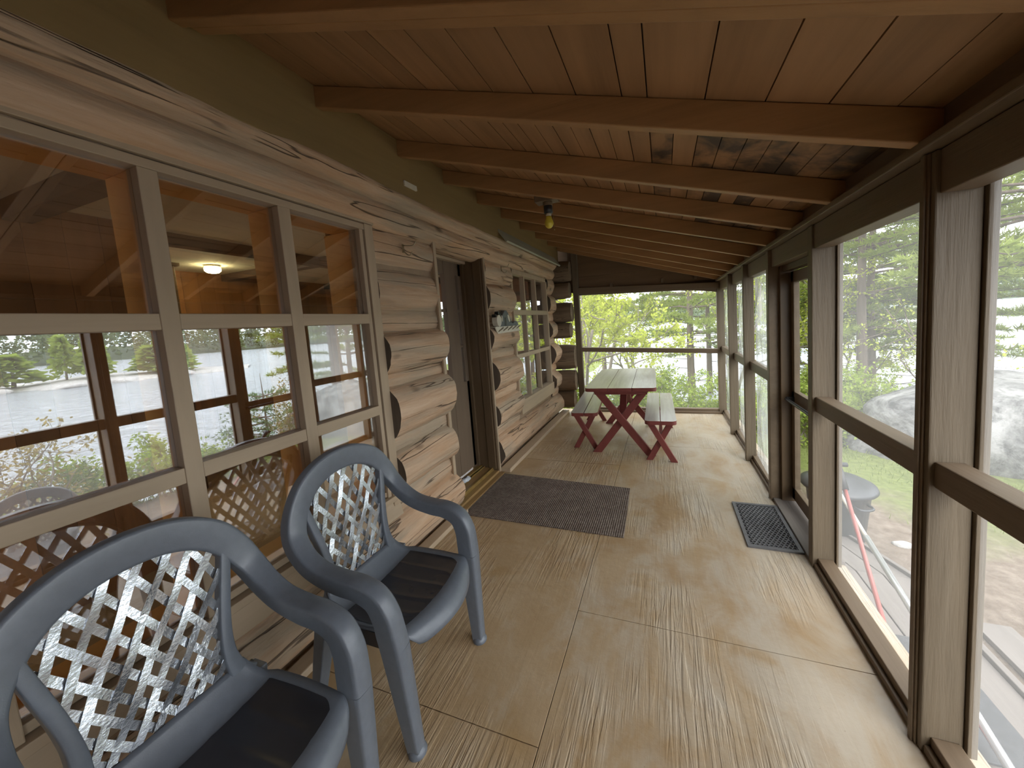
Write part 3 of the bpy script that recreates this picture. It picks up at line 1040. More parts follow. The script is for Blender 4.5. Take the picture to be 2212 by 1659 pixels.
m = MB(); tilt(-1.235, 0.735, 0.965, 1.032, 0.865, 0.930, YE - 0.045, YE + 0.03); m.build('mid_rail', M['rail_x'], wall_back, bevel=0.004)
m = MB()
m.box(-1.235, 0.727, YE - 0.01, YE + 0.06, 0.0, 0.065)
m.box(-1.235, 0.727, YE - 0.045, YE - 0.01, 0.0, 0.03)
m.build('bottom_sill', M['rail_x'], wall_back, bevel=0.004)
m = MB()
for z0, z1 in ((1.90, 2.13), (2.131, 2.33), (2.331, 2.62)):
    poly = [(-1.40, z0), (min(0.80, (2.555 + RD - z0) / SL - 1.5), z0), (max(-1.40, min(0.80, (2.555 + RD - z1) / SL - 1.5)), z1), (-1.40, z1)]
    m.prism(poly, 1, YE + 0.001, YE + 0.022)
m.build('gable_boards', M['gable'], wall_back, bevel=0.003)
m = MB()
poly = [(-2.6, 1.0), (-1.42, 1.0), (-1.42, 1.9), (0.80, 1.83), (0.80, 1.96), (-1.62, 2.70), (-2.6, 2.9)]
m.prism([(-1.36, 1.90), (0.80, 1.80), (0.80, 1.95), (-1.36, 2.60)], 1, YE + 0.024, YE + 0.05)
m.prism([(-2.4, 1.9), (-1.36, 2.05), (-1.36, 2.66), (-2.4, 2.9)], 1, YE + 0.04, YE + 0.06)
m.build('gable_sheathing', M['gable'], wall_back)
for x in (-0.75, -0.02, 0.42):
    m = MB(); m.box(x, x + 0.035, YE - 0.035, YE + 0.01, 1.93, 1.985); m.build('block', M['rail_x'], wall_back, bevel=0.003)
m = MB(); m.box(-1.235, 0.73, YE + 0.0345, YE + 0.0355, 0.05, 1.88); m.build('fly_screen', M['screen_clear'], wall_back)

# unseen board wall, added behind the camera to cut sky light
m = MB()
for i in range(8):
    m.box(-1.6 + 0.31 * i, -1.292 + 0.31 * i, -1.26, -1.22, 0.0, 2.62 - 0.09 * i)
wall_light_block = struct(m.build('wall_light_block', M['gable'], bevel=0.003))

# ------------------------------------------------------------------ rooms behind the windows
floor_inner = MB().box(-6.2, -1.83, -3.0, 5.3, -0.12, 0.0).build('floor_inner', M['threshold']); struct(floor_inner)
ceiling_inner = MB().box(-5.0, -1.82, -3.0, 5.3, 2.30, 2.36).build('ceiling_inner', M['plaster']); struct(ceiling_inner)
def pine_boards(m, ax, c, u0, u1, z0, z1, step=0.145, th=0.02):
    u = u0
    while u < u1 - 0.01:
        v = min(u1, u + step)
        if ax == 'x':
            m.box(c, c + th, u + 0.001, v - 0.001, z0, z1)
        else:
            m.box(u + 0.001, v - 0.001, c, c + th, z0, z1)
        u = v
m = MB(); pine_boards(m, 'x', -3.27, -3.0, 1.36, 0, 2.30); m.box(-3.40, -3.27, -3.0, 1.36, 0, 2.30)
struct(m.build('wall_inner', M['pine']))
m = MB()
pine_boards(m, 'x', -4.95, 1.36, 4.55, 0, 2.30); pine_boards(m, 'x', -4.95, 4.55, 5.3, 0, 0.8)  # far end left open above, out of view, to add daylight indoors
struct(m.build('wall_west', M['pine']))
m = MB()
pine_boards(m, 'y', 5.28, -5.0, -4.0, 0, 2.3); pine_boards(m, 'y', 5.28, -3.1, -1.83, 0, 2.3)
pine_boards(m, 'y', 5.28, -4.0, -3.1, 0, 0.75); pine_boards(m, 'y', 5.28, -4.0, -3.1, 1.95, 2.3)
m.box(-4.0, -3.1, 5.29, 5.32, 1.32, 1.36)
struct(m.build('wall_north', M['pine']))
m = MB()
for (y0, y1, z0, z1) in ((1.645, 2.30, 0, 2.3), (3.07, 3.70, 0, 2.3), (4.99, 5.28, 0, 2.3), (-3.0, 1.645, 0, 0.43), (-3.0, 1.645, 2.10, 2.3), (3.70, 4.99, 0, 0.44), (3.70, 4.99, 2.12, 2.3), (2.30, 3.07, 2.18, 2.3)):
    m.box(-1.915, -1.89, y0, y1, z0, z1)
struct(m.build('wall_east', M['pine']))
m = MB(); pine_boards(m, 'y', -3.02, -5.0, -3.1, 0, 2.3); pine_boards(m, 'y', -3.02, -3.1, -1.83, 0, 0.8)  # unseen wall, upper part left open to brighten the rooms
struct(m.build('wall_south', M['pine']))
m = MB(); m.box(-3.27, -1.83, 0.86, 0.96, 2.20, 2.30); m.build('ceiling_beam', M['dark_beam'], ceiling_inner, bevel=0.004)
m = MB(); m.box(-3.43, -3.33, 1.36, 5.28, 2.215, 2.30); m.build('ceiling_beam', M['dark_beam'], ceiling_inner, bevel=0.004)
for y in (2.75, 4.1):
    m = MB(); m.box(-4.95, -1.83, y, y + 0.10, 2.22, 2.298); m.build('ceiling_beam', M['dark_beam'], ceiling_inner, bevel=0.004)
col = MB(); col.box(-4.62, -4.50, 2.02, 2.13, 0.0, 2.28); col.box(-4.65, -4.47, 1.99, 2.16, 2.27, 2.30)
struct(col.build('column_inner', M['dark_trim'], bevel=0.004))

lamp = thing('ceiling_lamp', 'small ribbed glass ceiling lamp glowing inside the cabin window', 'lamp', (-4.40, 2.39, 2.30))
m = MB(); m.lathe([(0.066, 0.0), (0.070, -0.015), (0.062, -0.02)], 28); m.build('lamp_base', M['white'], lamp, smooth=True)
m = MB(); n = 28
prof = [(0.060, -0.018), (0.068, -0.032), (0.066, -0.06), (0.046, -0.078), (0.02, -0.084), (0.0005, -0.085)]
m.lathe(prof, n); m.build('lamp_glass', M['lampglass'], lamp, smooth=True)

# ------------------------------------------------------------------ resin armchairs
def smooth_w(dirs, pts, per):
    """interpolate width directions the way catmull() interpolates points"""
    out = []
    for i in range(len(dirs) - 1):
        a, b = Vector(dirs[i]), Vector(dirs[i + 1])
        for k in range(per):
            out.append(a.lerp(b, k / per).normalized())
    out.append(Vector(dirs[-1]).normalized())
    return out

BAND = [(-0.5, -0.5), (-0.5, 0.28), (-0.465, 0.42), (-0.38, 0.49), (0.0, 0.52), (0.38, 0.49), (0.465, 0.42), (0.5, 0.28), (0.5, -0.5), (0.40, -0.5), (0.37, 0.0), (0.0, 0.1), (-0.37, 0.0), (-0.40, -0.5)]

def back_x(z):                      # the reclined plane of the backrest, local x
    return -0.140 - 0.135 * max(0.0, z - 0.42)

def interp(xs, ys, x):
    for i in range(len(xs) - 1):
        if x <= xs[i + 1]:
            f = max(0.0, (x - xs[i]) / (xs[i + 1] - xs[i]))
            return ys[i] + (ys[i + 1] - ys[i]) * f
    return ys[-1]

def make_chair(name, label, group):
    t = thing(name, label, 'chair', group=group)
    half = [  # point, width dir, width, thickness: arch, shoulder, arm, down into the front leg
        ((back_x(0.94), 0.0, 0.942), (0, 0, 1), 0.092, 0.036),
        ((back_x(0.93), 0.090, 0.928), (0, 0.38, 0.92), 0.091, 0.036),
        ((back_x(0.88), 0.168, 0.884), (0, 0.74, 0.67), 0.087, 0.037),
        ((back_x(0.81), 0.221, 0.812), (0.02, 0.97, 0.24), 0.078, 0.040),
        ((back_x(0.74) + 0.012, 0.249, 0.740), (0.05, 1.0, 0.02), 0.070, 0.044),
        ((-0.118, 0.258, 0.676), (0.08, 1.0, -0.02), 0.064, 0.048),
        ((-0.045, 0.259, 0.636), (0.05, 1.0, 0.0), 0.062, 0.050),
        ((0.05, 0.258, 0.618), (0, 1, 0), 0.063, 0.056),
        ((0.125, 0.257, 0.612), (0, 1, 0), 0.063, 0.058),
        ((0.190, 0.255, 0.585), (0, 1, 0), 0.063, 0.064),
        ((0.222, 0.252, 0.530), (0, 1, 0), 0.063, 0.072),
        ((0.232, 0.248, 0.465), (0, 1, 0), 0.063, 0.076),
        ((0.238, 0.244, 0.410), (0, 1, 0), 0.063, 0.076),
    ]
    pts = [Vector((p[0], -p[1], p[2])) for p, *_ in reversed(half)] + [Vector(p) for p, *_ in half[1:]]
    wds = [Vector((d[0], -d[1], d[2])) for _, d, *_ in reversed(half)] + [Vector(d) for _, d, *_ in half[1:]]
    sz = [(w_, h_) for *_, w_, h_ in reversed(half)] + [(w_, h_) for *_, w_, h_ in half[1:]]
    per = 7
    cp = catmull(pts, per)
    cw = smooth_w(wds, pts, per)
    cs = []
    for i in range(len(sz) - 1):
        for k in range(per):
            f = k / per
            cs.append((sz[i][0] * (1 - f) + sz[i + 1][0] * f, sz[i][1] * (1 - f) + sz[i + 1][1] * f))
    cs.append(sz[-1])
    m = MB(); m.sweep(cp, cw, BAND, cs)
    soft(m.build('arm_and_back_frame', M['chair'], t, smooth=True))
    # front legs carry the band on down to a flared foot
    for s in (-1, 1):
        m = MB()
        P = [Vector((0.238, s * 0.244, 0.411)).lerp(Vector((0.262, s * 0.226, 0.004)), k / 6) for k in range(7)]
        if s > 0:
            rows, wd = P, [(0, 1, 0)] * 7
            scl = [(0.063 - 0.020 * k / 6, 0.076 - 0.030 * k / 6) for k in range(7)]
        else:
            rows, wd = P[::-1], [(0, -1, 0)] * 7
            scl = [(0.063 - 0.020 * k / 6, 0.076 - 0.030 * k / 6) for k in range(7)][::-1]
        m.sweep(rows, wd, BAND, scl)
        m.lathe([(0.032, 0.0), (0.033, 0.006), (0.029, 0.016), (0.015, 0.030), (0.001, 0.034)], 16, (0.264, s * 0.226, 0.0))
        soft(m.build('leg', M['chair'], t, smooth=True))
    # lyre-shaped uprights on both sides of the lattice
    UZ = [0.420, 0.46, 0.52, 0.58, 0.65, 0.72, 0.79, 0.845]
    UY = [0.180, 0.158, 0.148, 0.150, 0.160, 0.174, 0.188, 0.196]
    UW = [0.062, 0.046, 0.034, 0.030, 0.029, 0.029, 0.027, 0.022]
    for s in (-1, 1):
        p = catmull([(back_x(z) + 0.002, s * y, z) for y, z in zip(UY, UZ)], 4)
        wid = []
        for i in range(len(UW) - 1):
            for k in range(4):
                wid.append((UW[i] + (UW[i + 1] - UW[i]) * k / 4, 0.030))
        wid.append((UW[-1], 0.030))
        m = MB(); m.sweep(p, [(0, -1, 0)] * len(p), BAND, wid)
        soft(m.build('back_upright', M['chair'], t, smooth=True))
    # seat: dished shell with rolled front and upswept back
    def seat(u, v):
        a = v * 2 - 1
        x = -0.165 + 0.455 * u
        hw = 0.208 + 0.014 * sin(pi * u)
        if u < 0.25:
            hw -= 0.030 * ((0.25 - u) / 0.25)
        if u > 0.84:
            hw -= 0.035 * ((u - 0.84) / 0.16) ** 2
        y = a * hw
        z = 0.410 - 0.018 * (1 - a * a) * sin(pi * min(1, u * 1.1))
        if u < 0.20:
            k = (0.20 - u) / 0.20
            z += 0.060 * k ** 1.7
            x += 0.020 * k
        if u > 0.82:
            k = (u - 0.82) / 0.18
            z -= 0.060 * k * k
            x -= 0.022 * k * k
        z += 0.010 * max(0.0, (abs(a) - 0.88) / 0.12)
        x += 0.050 * (1 - a * a) * max(0.0, u - 0.45) / 0.55
        return (x, y, z)
    m = MB(); m.grid(seat, 40, 26)
    m.build('seat', M['chair'], t, smooth=True, solid=0.010)
    def pad(u, v):
        uu = 0.235 + 0.575 * u
        vv = 0.055 + 0.89 * v
        k = max(0.0, u - 0.85) / 0.15
        vv = 0.5 + (vv - 0.5) * (1 - 0.10 * k * k)
        p = seat(uu, vv)
        rib = 0.0016 * (0.5 + 0.5 * cos(v * pi * 10)) ** 8
        return (p[0], p[1], p[2] + 0.0062 + rib)
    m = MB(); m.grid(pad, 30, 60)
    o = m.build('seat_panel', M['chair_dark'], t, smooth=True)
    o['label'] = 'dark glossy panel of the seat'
    # apron under the seat
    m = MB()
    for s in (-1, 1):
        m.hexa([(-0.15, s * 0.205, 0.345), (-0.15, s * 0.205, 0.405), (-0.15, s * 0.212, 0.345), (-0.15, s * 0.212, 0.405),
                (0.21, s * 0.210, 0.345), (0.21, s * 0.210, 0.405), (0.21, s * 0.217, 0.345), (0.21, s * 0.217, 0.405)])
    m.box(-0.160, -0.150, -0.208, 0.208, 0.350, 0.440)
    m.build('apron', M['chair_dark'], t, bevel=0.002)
    for s in (-1, 1):
        m = MB()
        top = (-0.135, s * 0.190, 0.43); bot = (-0.205, s * 0.232, 0.0)
        wT, wB = 0.030, 0.018
        m.hexa([(bot[0] - wB, bot[1] - wB, 0), (top[0] - wT, top[1] - wT, top[2]), (bot[0] - wB, bot[1] + wB, 0), (top[0] - wT, top[1] + wT, top[2]),
                (bot[0] + wB, bot[1] - wB, 0), (top[0] + wT, top[1] - wT, top[2]), (bot[0] + wB, bot[1] + wB, 0), (top[0] + wT, top[1] + wT, top[2])])
        m.build('leg', M['chair'], t, bevel=0.004)
    # woven-looking lattice: two families of crossing ribbons
    lat = MB()
    LZ = [0.43, 0.46, 0.52, 0.58, 0.65, 0.72, 0.79, 0.85, 0.885, 0.91, 0.925]
    LY = [0.165, 0.150, 0.142, 0.144, 0.154, 0.168, 0.182, 0.176, 0.140, 0.090, 0.03]
    ZA, ZT = 0.440, 0.922
    q4 = [(-0.5, -0.5), (0.5, -0.5), (0.5, 0.5), (-0.5, 0.5)]
    for fam in (-1, 1):
        for k in range(-10, 11):
            seg = []
            for i in range(49):
                f = i / 48
                z = ZA + (ZT - ZA) * f
                spread = 0.72 + 0.36 * f                 # ribbons fan out towards the top
                y = (fam * 0.0575 * (k + 0.25)) * spread + fam * (f - 0.5) * 0.27
                if abs(y) < interp(LZ, LY, z):
                    seg.append((back_x(z) - 0.001 + fam * 0.0026 + 0.004 * cos(f * 17 + k * 3.1 + fam), y, z))
                else:
                    if len(seg) > 2:
                        lat.sweep(seg, [(0.10 * sin(k * 2.3), 1, 0.0)] * len(seg), q4, [(0.0182, 0.003)] * len(seg))
                    seg = []
            if len(seg) > 2:
                lat.sweep(seg, [(0.10 * sin(k * 2.3), 1, 0.0)] * len(seg), q4, [(0.0182, 0.003)] * len(seg))
    lo = lat.build('lattice', M['lattice'], t, smooth=False)
    lo['label'] = 'shiny silver lattice of the backrest'
    return t

def soft(o):
    es = o.modifiers.new('es', 'EDGE_SPLIT'); es.split_angle = radians(58)
    return o
    md = o.modifiers.new('bevel', 'BEVEL'); md.width = 0.003; md.segments = 2; md.limit_method = 'ANGLE'; md.angle_limit = radians(50)
    return o
CH_LABEL = 'blue-grey resin armchair %s'
chair = make_chair('resin_armchair', 'blue-grey resin lattice-back armchair nearer the door, whole chair in view', 'resin armchairs under the window')
chair.location = (-1.130, 1.090, 0.0); chair.rotation_euler = (0, 0, radians(0.5))
dup(chair, (-1.140, 0.452, 0.0), radians(1.0), 'blue-grey resin lattice-back armchair in the near corner, cut off by the picture edge')

# ------------------------------------------------------------------ picnic set
def rounded_board(m, x0, x1, y0, y1, z0, z1, corners, r=0.048, mi=0):
    poly = []
    for (cx_, cy_, a0, key) in ((x0, y0, pi, 'a'), (x1, y0, 1.5 * pi, 'b'), (x1, y1, 0, 'c'), (x0, y1, 0.5 * pi, 'd')):
        if key in corners:
            ox = cx_ + (r if cx_ == x0 else -r); oy = cy_ + (r if cy_ == y0 else -r)
            for k in range(6):
                a = a0 + pi / 2 * k / 5
                poly.append((ox + r * cos(a), oy + r * sin(a)))
        else:
            poly.append((cx_, cy_))
    n = len(poly)
    top = [(p[0], p[1], z1) for p in poly]; bot = [(p[0], p[1], z0) for p in poly]
    m.add(top, [tuple(range(n))], 0)
    m.add(bot, [tuple(range(n - 1, -1, -1))], 1)
    m.add(bot + top, [(i, (i + 1) % n, (i + 1) % n + n, i + n) for i in range(n)], 1)

def x_legs(root, yy, half_b, half_t, ztop, w, th):
    for yc in yy:
        for s in (-1, 1):
            m = MB()
            yo = yc + s * th * 0.5
            # board cut level at floor and top
            d = Vector((half_t + half_b, 0, ztop)); L = d.length
            hx = w / 2 * L / ztop
            m.hexa([(s * -half_b - hx, yo - th / 2, 0), (s * half_t - hx, yo - th / 2, ztop), (s * -half_b - hx, yo + th / 2, 0), (s * half_t - hx, yo + th / 2, ztop),
                    (s * -half_b + hx, yo - th / 2, 0), (s * half_t + hx, yo - th / 2, ztop), (s * -half_b + hx, yo + th / 2, 0), (s * half_t + hx, yo + th / 2, ztop)])
            m.build('leg', M['red'], root, bevel=0.003)

table = thing('picnic_table', 'small red picnic table with worn pale board top and crossed legs', 'table', (-0.455, 3.625, 0), radians(1.6))
W_ = 0.727
for i, (cn) in enumerate(('ad', '', 'bc')):
    m = MB()
    a = -W_ / 2 + W_ / 3 * i + (0.002 if i else 0); b = -W_ / 2 + W_ / 3 * (i + 1) - 0.002
    rounded_board(m, a, b, 0.0, 1.42, 0.703, 0.740, cn)
    m.build('top_board', [M['red_top'], M['red_edge']], table, bevel=0.003)
x_legs(table, (0.13, 1.22), 0.285, 0.255, 0.703, 0.075, 0.036)
for yc, s in ((0.17, 1), (1.18, -1)):
    m = MB(); m.beam((0, yc, 0.335), (0, yc + s * 0.42, 0.69), 0.075, 0.036, up=(0, 1, 0)); m.build('brace', M['red'], table, bevel=0.003)
for y in (0.06, 1.27):
    m = MB(); m.box(-0.27, 0.27, y, y + 0.035, 0.66, 0.703); m.build('cleat', M['red'], table, bevel=0.003)

def bench(label, loc, rz):
    t = thing('picnic_bench', label, 'bench', loc, rz)
    w_ = 0.298
    for i, cn in enumerate(('ad', 'bc')):
        m = MB()
        a = -w_ / 2 + w_ / 2 * i + (0.004 if i else 0); b = -w_ / 2 + w_ / 2 * (i + 1) - (0 if i else 0.004)
        rounded_board(m, a, b, 0, 1.33, 0.392, 0.430, cn)
        m.build('seat_board', [M['red_top'], M['red_edge']], t, bevel=0.003)
    x_legs(t, (0.085, 1.22), 0.118, 0.098, 0.392, 0.055, 0.034)
    m = MB(); m.box(-0.018, 0.018, 0.12, 1.18, 0.20, 0.235); m.build('stretcher', M['red'], t, bevel=0.003)
    return t
bench('red picnic bench with pale worn seat between log wall and table', (-0.878, 3.775, 0), radians(4.5))
bench('red picnic bench with olive-tinted seat on the screen side of table', (-0.068, 3.535, 0), radians(1.0))

# ------------------------------------------------------------------ mats
m = MB()
c4 = [(-1.538, 2.268), (-0.303, 2.252), (-0.322, 2.955), (-1.536, 3.03)]
m.prism(c4, 2, 0.0, 0.008)
dm = m.build('doormat', M['mat'], bevel=0.002)
tag(dm, 'grey-brown ribbed carpet doormat lying before the cabin door', 'mat')
def rubber_mat():
    m = MB()
    x0, x1, y0, y1 = 0.435, 0.726, 2.335, 2.885
    bw = 0.022
    for (a, b, c, d) in ((x0, x0 + bw, y0, y1), (x1 - bw, x1, y0, y1), (x0 + bw, x1 - bw, y0, y0 + bw), (x0 + bw, x1 - bw, y1 - bw, y1)):
        m.box(a, b, c, d, 0.0, 0.011, 1)
    m.box(x0 + 0.005, x1 - 0.005, y0 + 0.005, y1 - 0.005, 0.0, 0.0015)
    R = 0.0128; dx = 0.0245; dy = 0.0215
    j = 0
    y = y0 + bw + 0.010
    while y < y1 - bw - 0.008:
        x = x0 + bw + 0.011 + (dx / 2 if j % 2 else 0)
        while x < x1 - bw - 0.009:
            vs, fs = [], []
            for k in range(8):
                a = 2 * pi * (k + 0.5) / 8
                for (r, z) in ((R, 0.0), (R, 0.012), (R - 0.0038, 0.012), (R - 0.0038, 0.0)):
                    vs.append((x + r * cos(a), y + r * sin(a), z))
            for k in range(8):
                p, q = k * 4, ((k + 1) % 8) * 4
                for e in range(3):
                    fs.append((p + e, q + e, q + e + 1, p + e + 1))
            m.add(vs, fs, 1)
            x += dx
        y += dy; j += 1
    o = m.build('rubber_mat', [M['black'], M['rubber_ring']])
    tag(o, 'black rubber honeycomb mat on the floor at the screen door', 'mat')
rubber_mat()

# ------------------------------------------------------------------ porch lamp
pl_ = thing('porch_light', 'bare yellow bulb in a black socket hanging from a rafter', 'lamp', (-0.745, 2.478, 2.322))
m = MB(); m.box(-0.085, 0.075, -0.047, 0.047, -0.012, 0.075); m.lathe([(0.032, -0.04), (0.034, -0.012)], 16); m.build('mount_box', M['rail'], pl_, bevel=0.004)
m = MB(); m.lathe([(0.018, -0.09), (0.030, -0.088), (0.032, -0.04), (0.026, -0.033)], 18); m.build('socket', M['black'], pl_, smooth=True)
m = MB(); m.lathe([(0.016, -0.112), (0.021, -0.104), (0.019, -0.088)], 18); m.build('bulb_collar', M['white'], pl_, smooth=True)
m = MB(); m.lathe([(0.0005, -0.192), (0.013, -0.190), (0.024, -0.181), (0.031, -0.166), (0.032, -0.155), (0.028, -0.139), (0.022, -0.124), (0.020, -0.110)], 22)
m.build('bulb', M['bulb'], pl_, smooth=True)
m = MB(); m.tube([(0.035, 0, -0.075), (0.036, 0, -0.205)], 0.0016, 6); m.lathe([(0.0005, -0.212), (0.005, -0.208), (0.0005, -0.202)], 8, (0.036, 0, 0)); m.build('pull_chain', M['steel'], pl_)

# ------------------------------------------------------------------ carved wall ornament
orn = thing('wall_ornament', 'painted wooden ornament with slate mound on zigzag board beside the far window', 'ornament', (-1.545, 3.10, 1.385))
m = MB(); m.hexa([(-0.055, 0.0, 0.062), (-0.055, 0.0, 0.070), (-0.055, 0.60, 0.062), (-0.055, 0.60, 0.070), (0.0, 0.0, 0.062), (0.0, 0.0, 0.070), (0.0, 0.60, 0.062), (0.0, 0.60, 0.070)])
m.prism([(0.0, 0.065), (0.05, 0.0), (0.62, 0.01), (0.57, 0.065)], 0, -0.012, 0.0)
m.build('base_board', M['white'], orn, bevel=0.002)
m = MB()
for k in range(5):
    y = 0.055 + 0.115 * k
    z = 0.016 + 0.004 * k
    m.prism([(y, z), (y + 0.015, z + 0.014), (y + 0.125, z + 0.048), (y + 0.118, z + 0.032)], 0, 0.0, 0.004)
m.build('zigzag', M['dark_trim'], orn)
m = MB()
poly = [(0.115, 0.07), (0.135, 0.13), (0.18, 0.19), (0.235, 0.232), (0.275, 0.236), (0.32, 0.205), (0.365, 0.15), (0.40, 0.105), (0.43, 0.096), (0.46, 0.115), (0.52, 0.12), (0.56, 0.105), (0.575, 0.07)]
m.prism(poly, 0, -0.040, 0.004)
m.build('mound', M['slate'], orn, bevel=0.006)
m = MB()
def oval(m, cy_, cz_, ry, rz_, tilt_, x0, x1, n=16):
    poly = []
    for k in range(n):
        a = 2 * pi * k / n
        p, q = ry * cos(a), rz_ * sin(a)
        poly.append((cy_ + p * cos(tilt_) - q * sin(tilt_), cz_ + p * sin(tilt_) + q * cos(tilt_)))
    m.prism(poly, 0, x0, x1)
oval(m, 0.155, 0.150, 0.012, 0.034, 0.15, 0.004, 0.007); m.build('white_oval', M['white'], orn)
m = MB(); oval(m, 0.320, 0.150, 0.018, 0.044, 0.55, 0.004, 0.007)
m.build('white_oval', M['white'], orn)
m = MB(); m.box(0.004, 0.006, 0.215, 0.255, 0.072, 0.16); m.build('black_slot', M['black'], orn)
m = MB(); m.box(0.004, 0.007, 0.36, 0.40, 0.105, 0.118); m.build('black_slot', M['black'], orn)
m = MB(); oval(m, 0.055, 0.128, 0.052, 0.058, 0.0, -0.035, 0.022, 22); m.build('log_slice', M['white'], orn, bevel=0.003)
for (a, b) in ((0.012, 0.178), (0.075, 0.205), (0.105, 0.19)):
    m = MB(); oval(m, a, b, 0.013, 0.016, 0, -0.03, 0.010, 10); m.build('black_ear', M['black'], orn)

# ------------------------------------------------------------------ hooks and odds on the wall
def hook(label, loc, rz):
    t = thing('coat_hook', label, 'hook', loc, rz)
    m = MB(); m.box(-0.002, 0.004, -0.008, 0.008, -0.035, 0.02); m.build('hook_plate', M['steel'], t, bevel=0.002)
    m = MB()
    m.tube(catmull([(0.002, 0, 0.012), (0.03, 0.012, 0.008), (0.06, 0.03, 0.012), (0.075, 0.04, 0.04)], 5), 0.0032, 8)
    m.tube(catmull([(0.002, 0, -0.02), (0.022, 0.008, -0.048), (0.04, 0.018, -0.05), (0.05, 0.024, -0.03)], 5), 0.0032, 8)
    m.build('hook_wire', M['steel'], t, smooth=True)
    return t
hook('brass wire coat hook on logs between big window and cabin door', (-1.584, 1.93, 2.015), 0.0)
hook('steel wire coat hook on logs between cabin door and far window', (-1.562, 3.37, 2.055), 0.0)
m = MB(); m.hexa([(-1.535, 1.93, 2.395), (-1.535, 1.93, 2.428), (-1.535, 2.05, 2.395), (-1.535, 2.05, 2.428),
                  (-1.518, 1.93, 2.395), (-1.520, 1.93, 2.428), (-1.518, 2.05, 2.395), (-1.520, 2.05, 2.428)])
tag(m.build('wood_block', M['white'], bevel=0.003), 'small pale wooden block nailed above the cabin wall logs', 'block')
m = MB(); m.hexa([(-1.535, 3.30, 2.405), (-1.532, 3.30, 2.435), (-1.535, 5.22, 2.405), (-1.532, 5.22, 2.435),
                  (-1.452, 3.30, 2.290), (-1.432, 3.30, 2.302), (-1.452, 5.22, 2.290), (-1.432, 5.22, 2.302)])
M['awn'] = timber('grey_green_board', (0.40, 0.40, 0.32), 'y', 0.6, 0.12, 0.2)
tag(m.build('rain_board', M['awn'], bevel=0.003), 'sloping grey-green rain board above the far window', 'board')
m = MB()
def bag(u, v):
    a = 2 * pi * u
    r = (0.055 + 0.02 * noise.noise(Vector((cos(a) * 2, sin(a) * 2, v * 3)))) * sin(pi * (0.05 + 0.9 * v)) ** 0.6
    return (-1.745 + r * cos(a) * 0.5, 2.66 + r * sin(a) * 1.1, 0.070 + 0.045 * v + 0.006 * noise.noise(Vector((cos(a) * 4, sin(a) * 4, v * 5))))
m.grid(bag, 26, 12)
M['bag'] = plain('crumpled_clear_plastic', (0.55, 0.58, 0.62), 0.2, 0.2, 40, 0.5, 0.7)
tag(m.build('plastic_bag', M['bag'], smooth=True), 'crumpled clear plastic bag on the cabin door sill', 'bag')

# ------------------------------------------------------------------ outside, close to the porch
def T(x, y):
    return terrain(x, y)
plat = thing('wooden_landing', 'grey plank landing with ramp outside the screen door', 'landing', (0.90, 1.0, 0))
for i in range(4):
    m = MB(); m.box(0.005 + 0.15 * i, 0.148 + 0.15 * i, -0.9, 1.90, -0.455, -0.42); m.build('plank', M['plank'], plat, bevel=0.004)
m = MB()
for i in range(4):
    a, b = 0.005 + 0.15 * i, 0.148 + 0.15 * i
    m.hexa([(a, 1.90, -0.455), (a, 1.90, -0.42), (a, 3.1, -0.80), (a, 3.1, -0.765), (b, 1.90, -0.455), (b, 1.90, -0.42), (b, 3.1, -0.80), (b, 3.1, -0.765)])
m.build('ramp_plank', M['plank'], plat, bevel=0.004)
m = MB(); m.box(0.60, 0.632, -0.9, 1.90, -0.56, -0.395)
m.hexa([(0.60, 1.90, -0.56), (0.60, 1.90, -0.395), (0.60, 3.1, -0.90), (0.60, 3.1, -0.745), (0.632, 1.90, -0.56), (0.632, 1.90, -0.395), (0.632, 3.1, -0.90), (0.632, 3.1, -0.745)])
m.build('edge_board', M['plank'], plat, bevel=0.004)
for y in (-0.7, 0.6, 1.8):
    for x in (0.06, 0.50):
        m = MB(); m.box(x, x + 0.08, y, y + 0.08, -1.1, -0.455); m.build('support', M['bark'], plat)
m = MB(); m.box(0.02, 0.45, 0.75, 1.35, -0.42, -0.408); m.build('landing_mat', M['rubber'], plat, bevel=0.003)

bin_ = thing('garbage_bin', 'black plastic garbage bin with domed lid standing in the yard', 'bin', (1.50, 3.98, T(1.50, 3.98)))
m = MB(); m.lathe([(0.19, 0.0), (0.20, 0.01), (0.245, 0.48), (0.262, 0.485), (0.262, 0.51), (0.235, 0.51), (0.20, 0.05)], 36); m.build('bin_body', M['bin'], bin_, smooth=True)
m = MB(); m.lathe([(0.285, 0.495), (0.295, 0.51), (0.285, 0.535), (0.22, 0.57), (0.12, 0.61), (0.0005, 0.62)], 36); m.build('bin_lid', M['bin'], bin_, smooth=True)
for a in (radians(-70), radians(110)):
    m = MB(); c_, s_ = cos(a), sin(a)
    p = [(0.235, -0.07, 0.43), (0.30, -0.06, 0.425), (0.315, 0, 0.42), (0.30, 0.06, 0.425), (0.235, 0.07, 0.43)]
    m.tube(catmull([(x * c_ - y * s_, x * s_ + y * c_, z) for x, y, z in p], 5), 0.012, 8); m.build('handle', M['bin'], bin_, smooth=True)
m = MB(); p = [(0.0 - 0.20, 0.0, 0.572), (-0.1, 0.0, 0.62), (0.1, 0.0, 0.62), (0.20, 0.0, 0.572)]
m.tube(catmull([(x * 0.5 - y, x * 0.85, z) for x, y, z in p], 5), 0.013, 8); m.build('lid_grip', M['bin'], bin_, smooth=True)

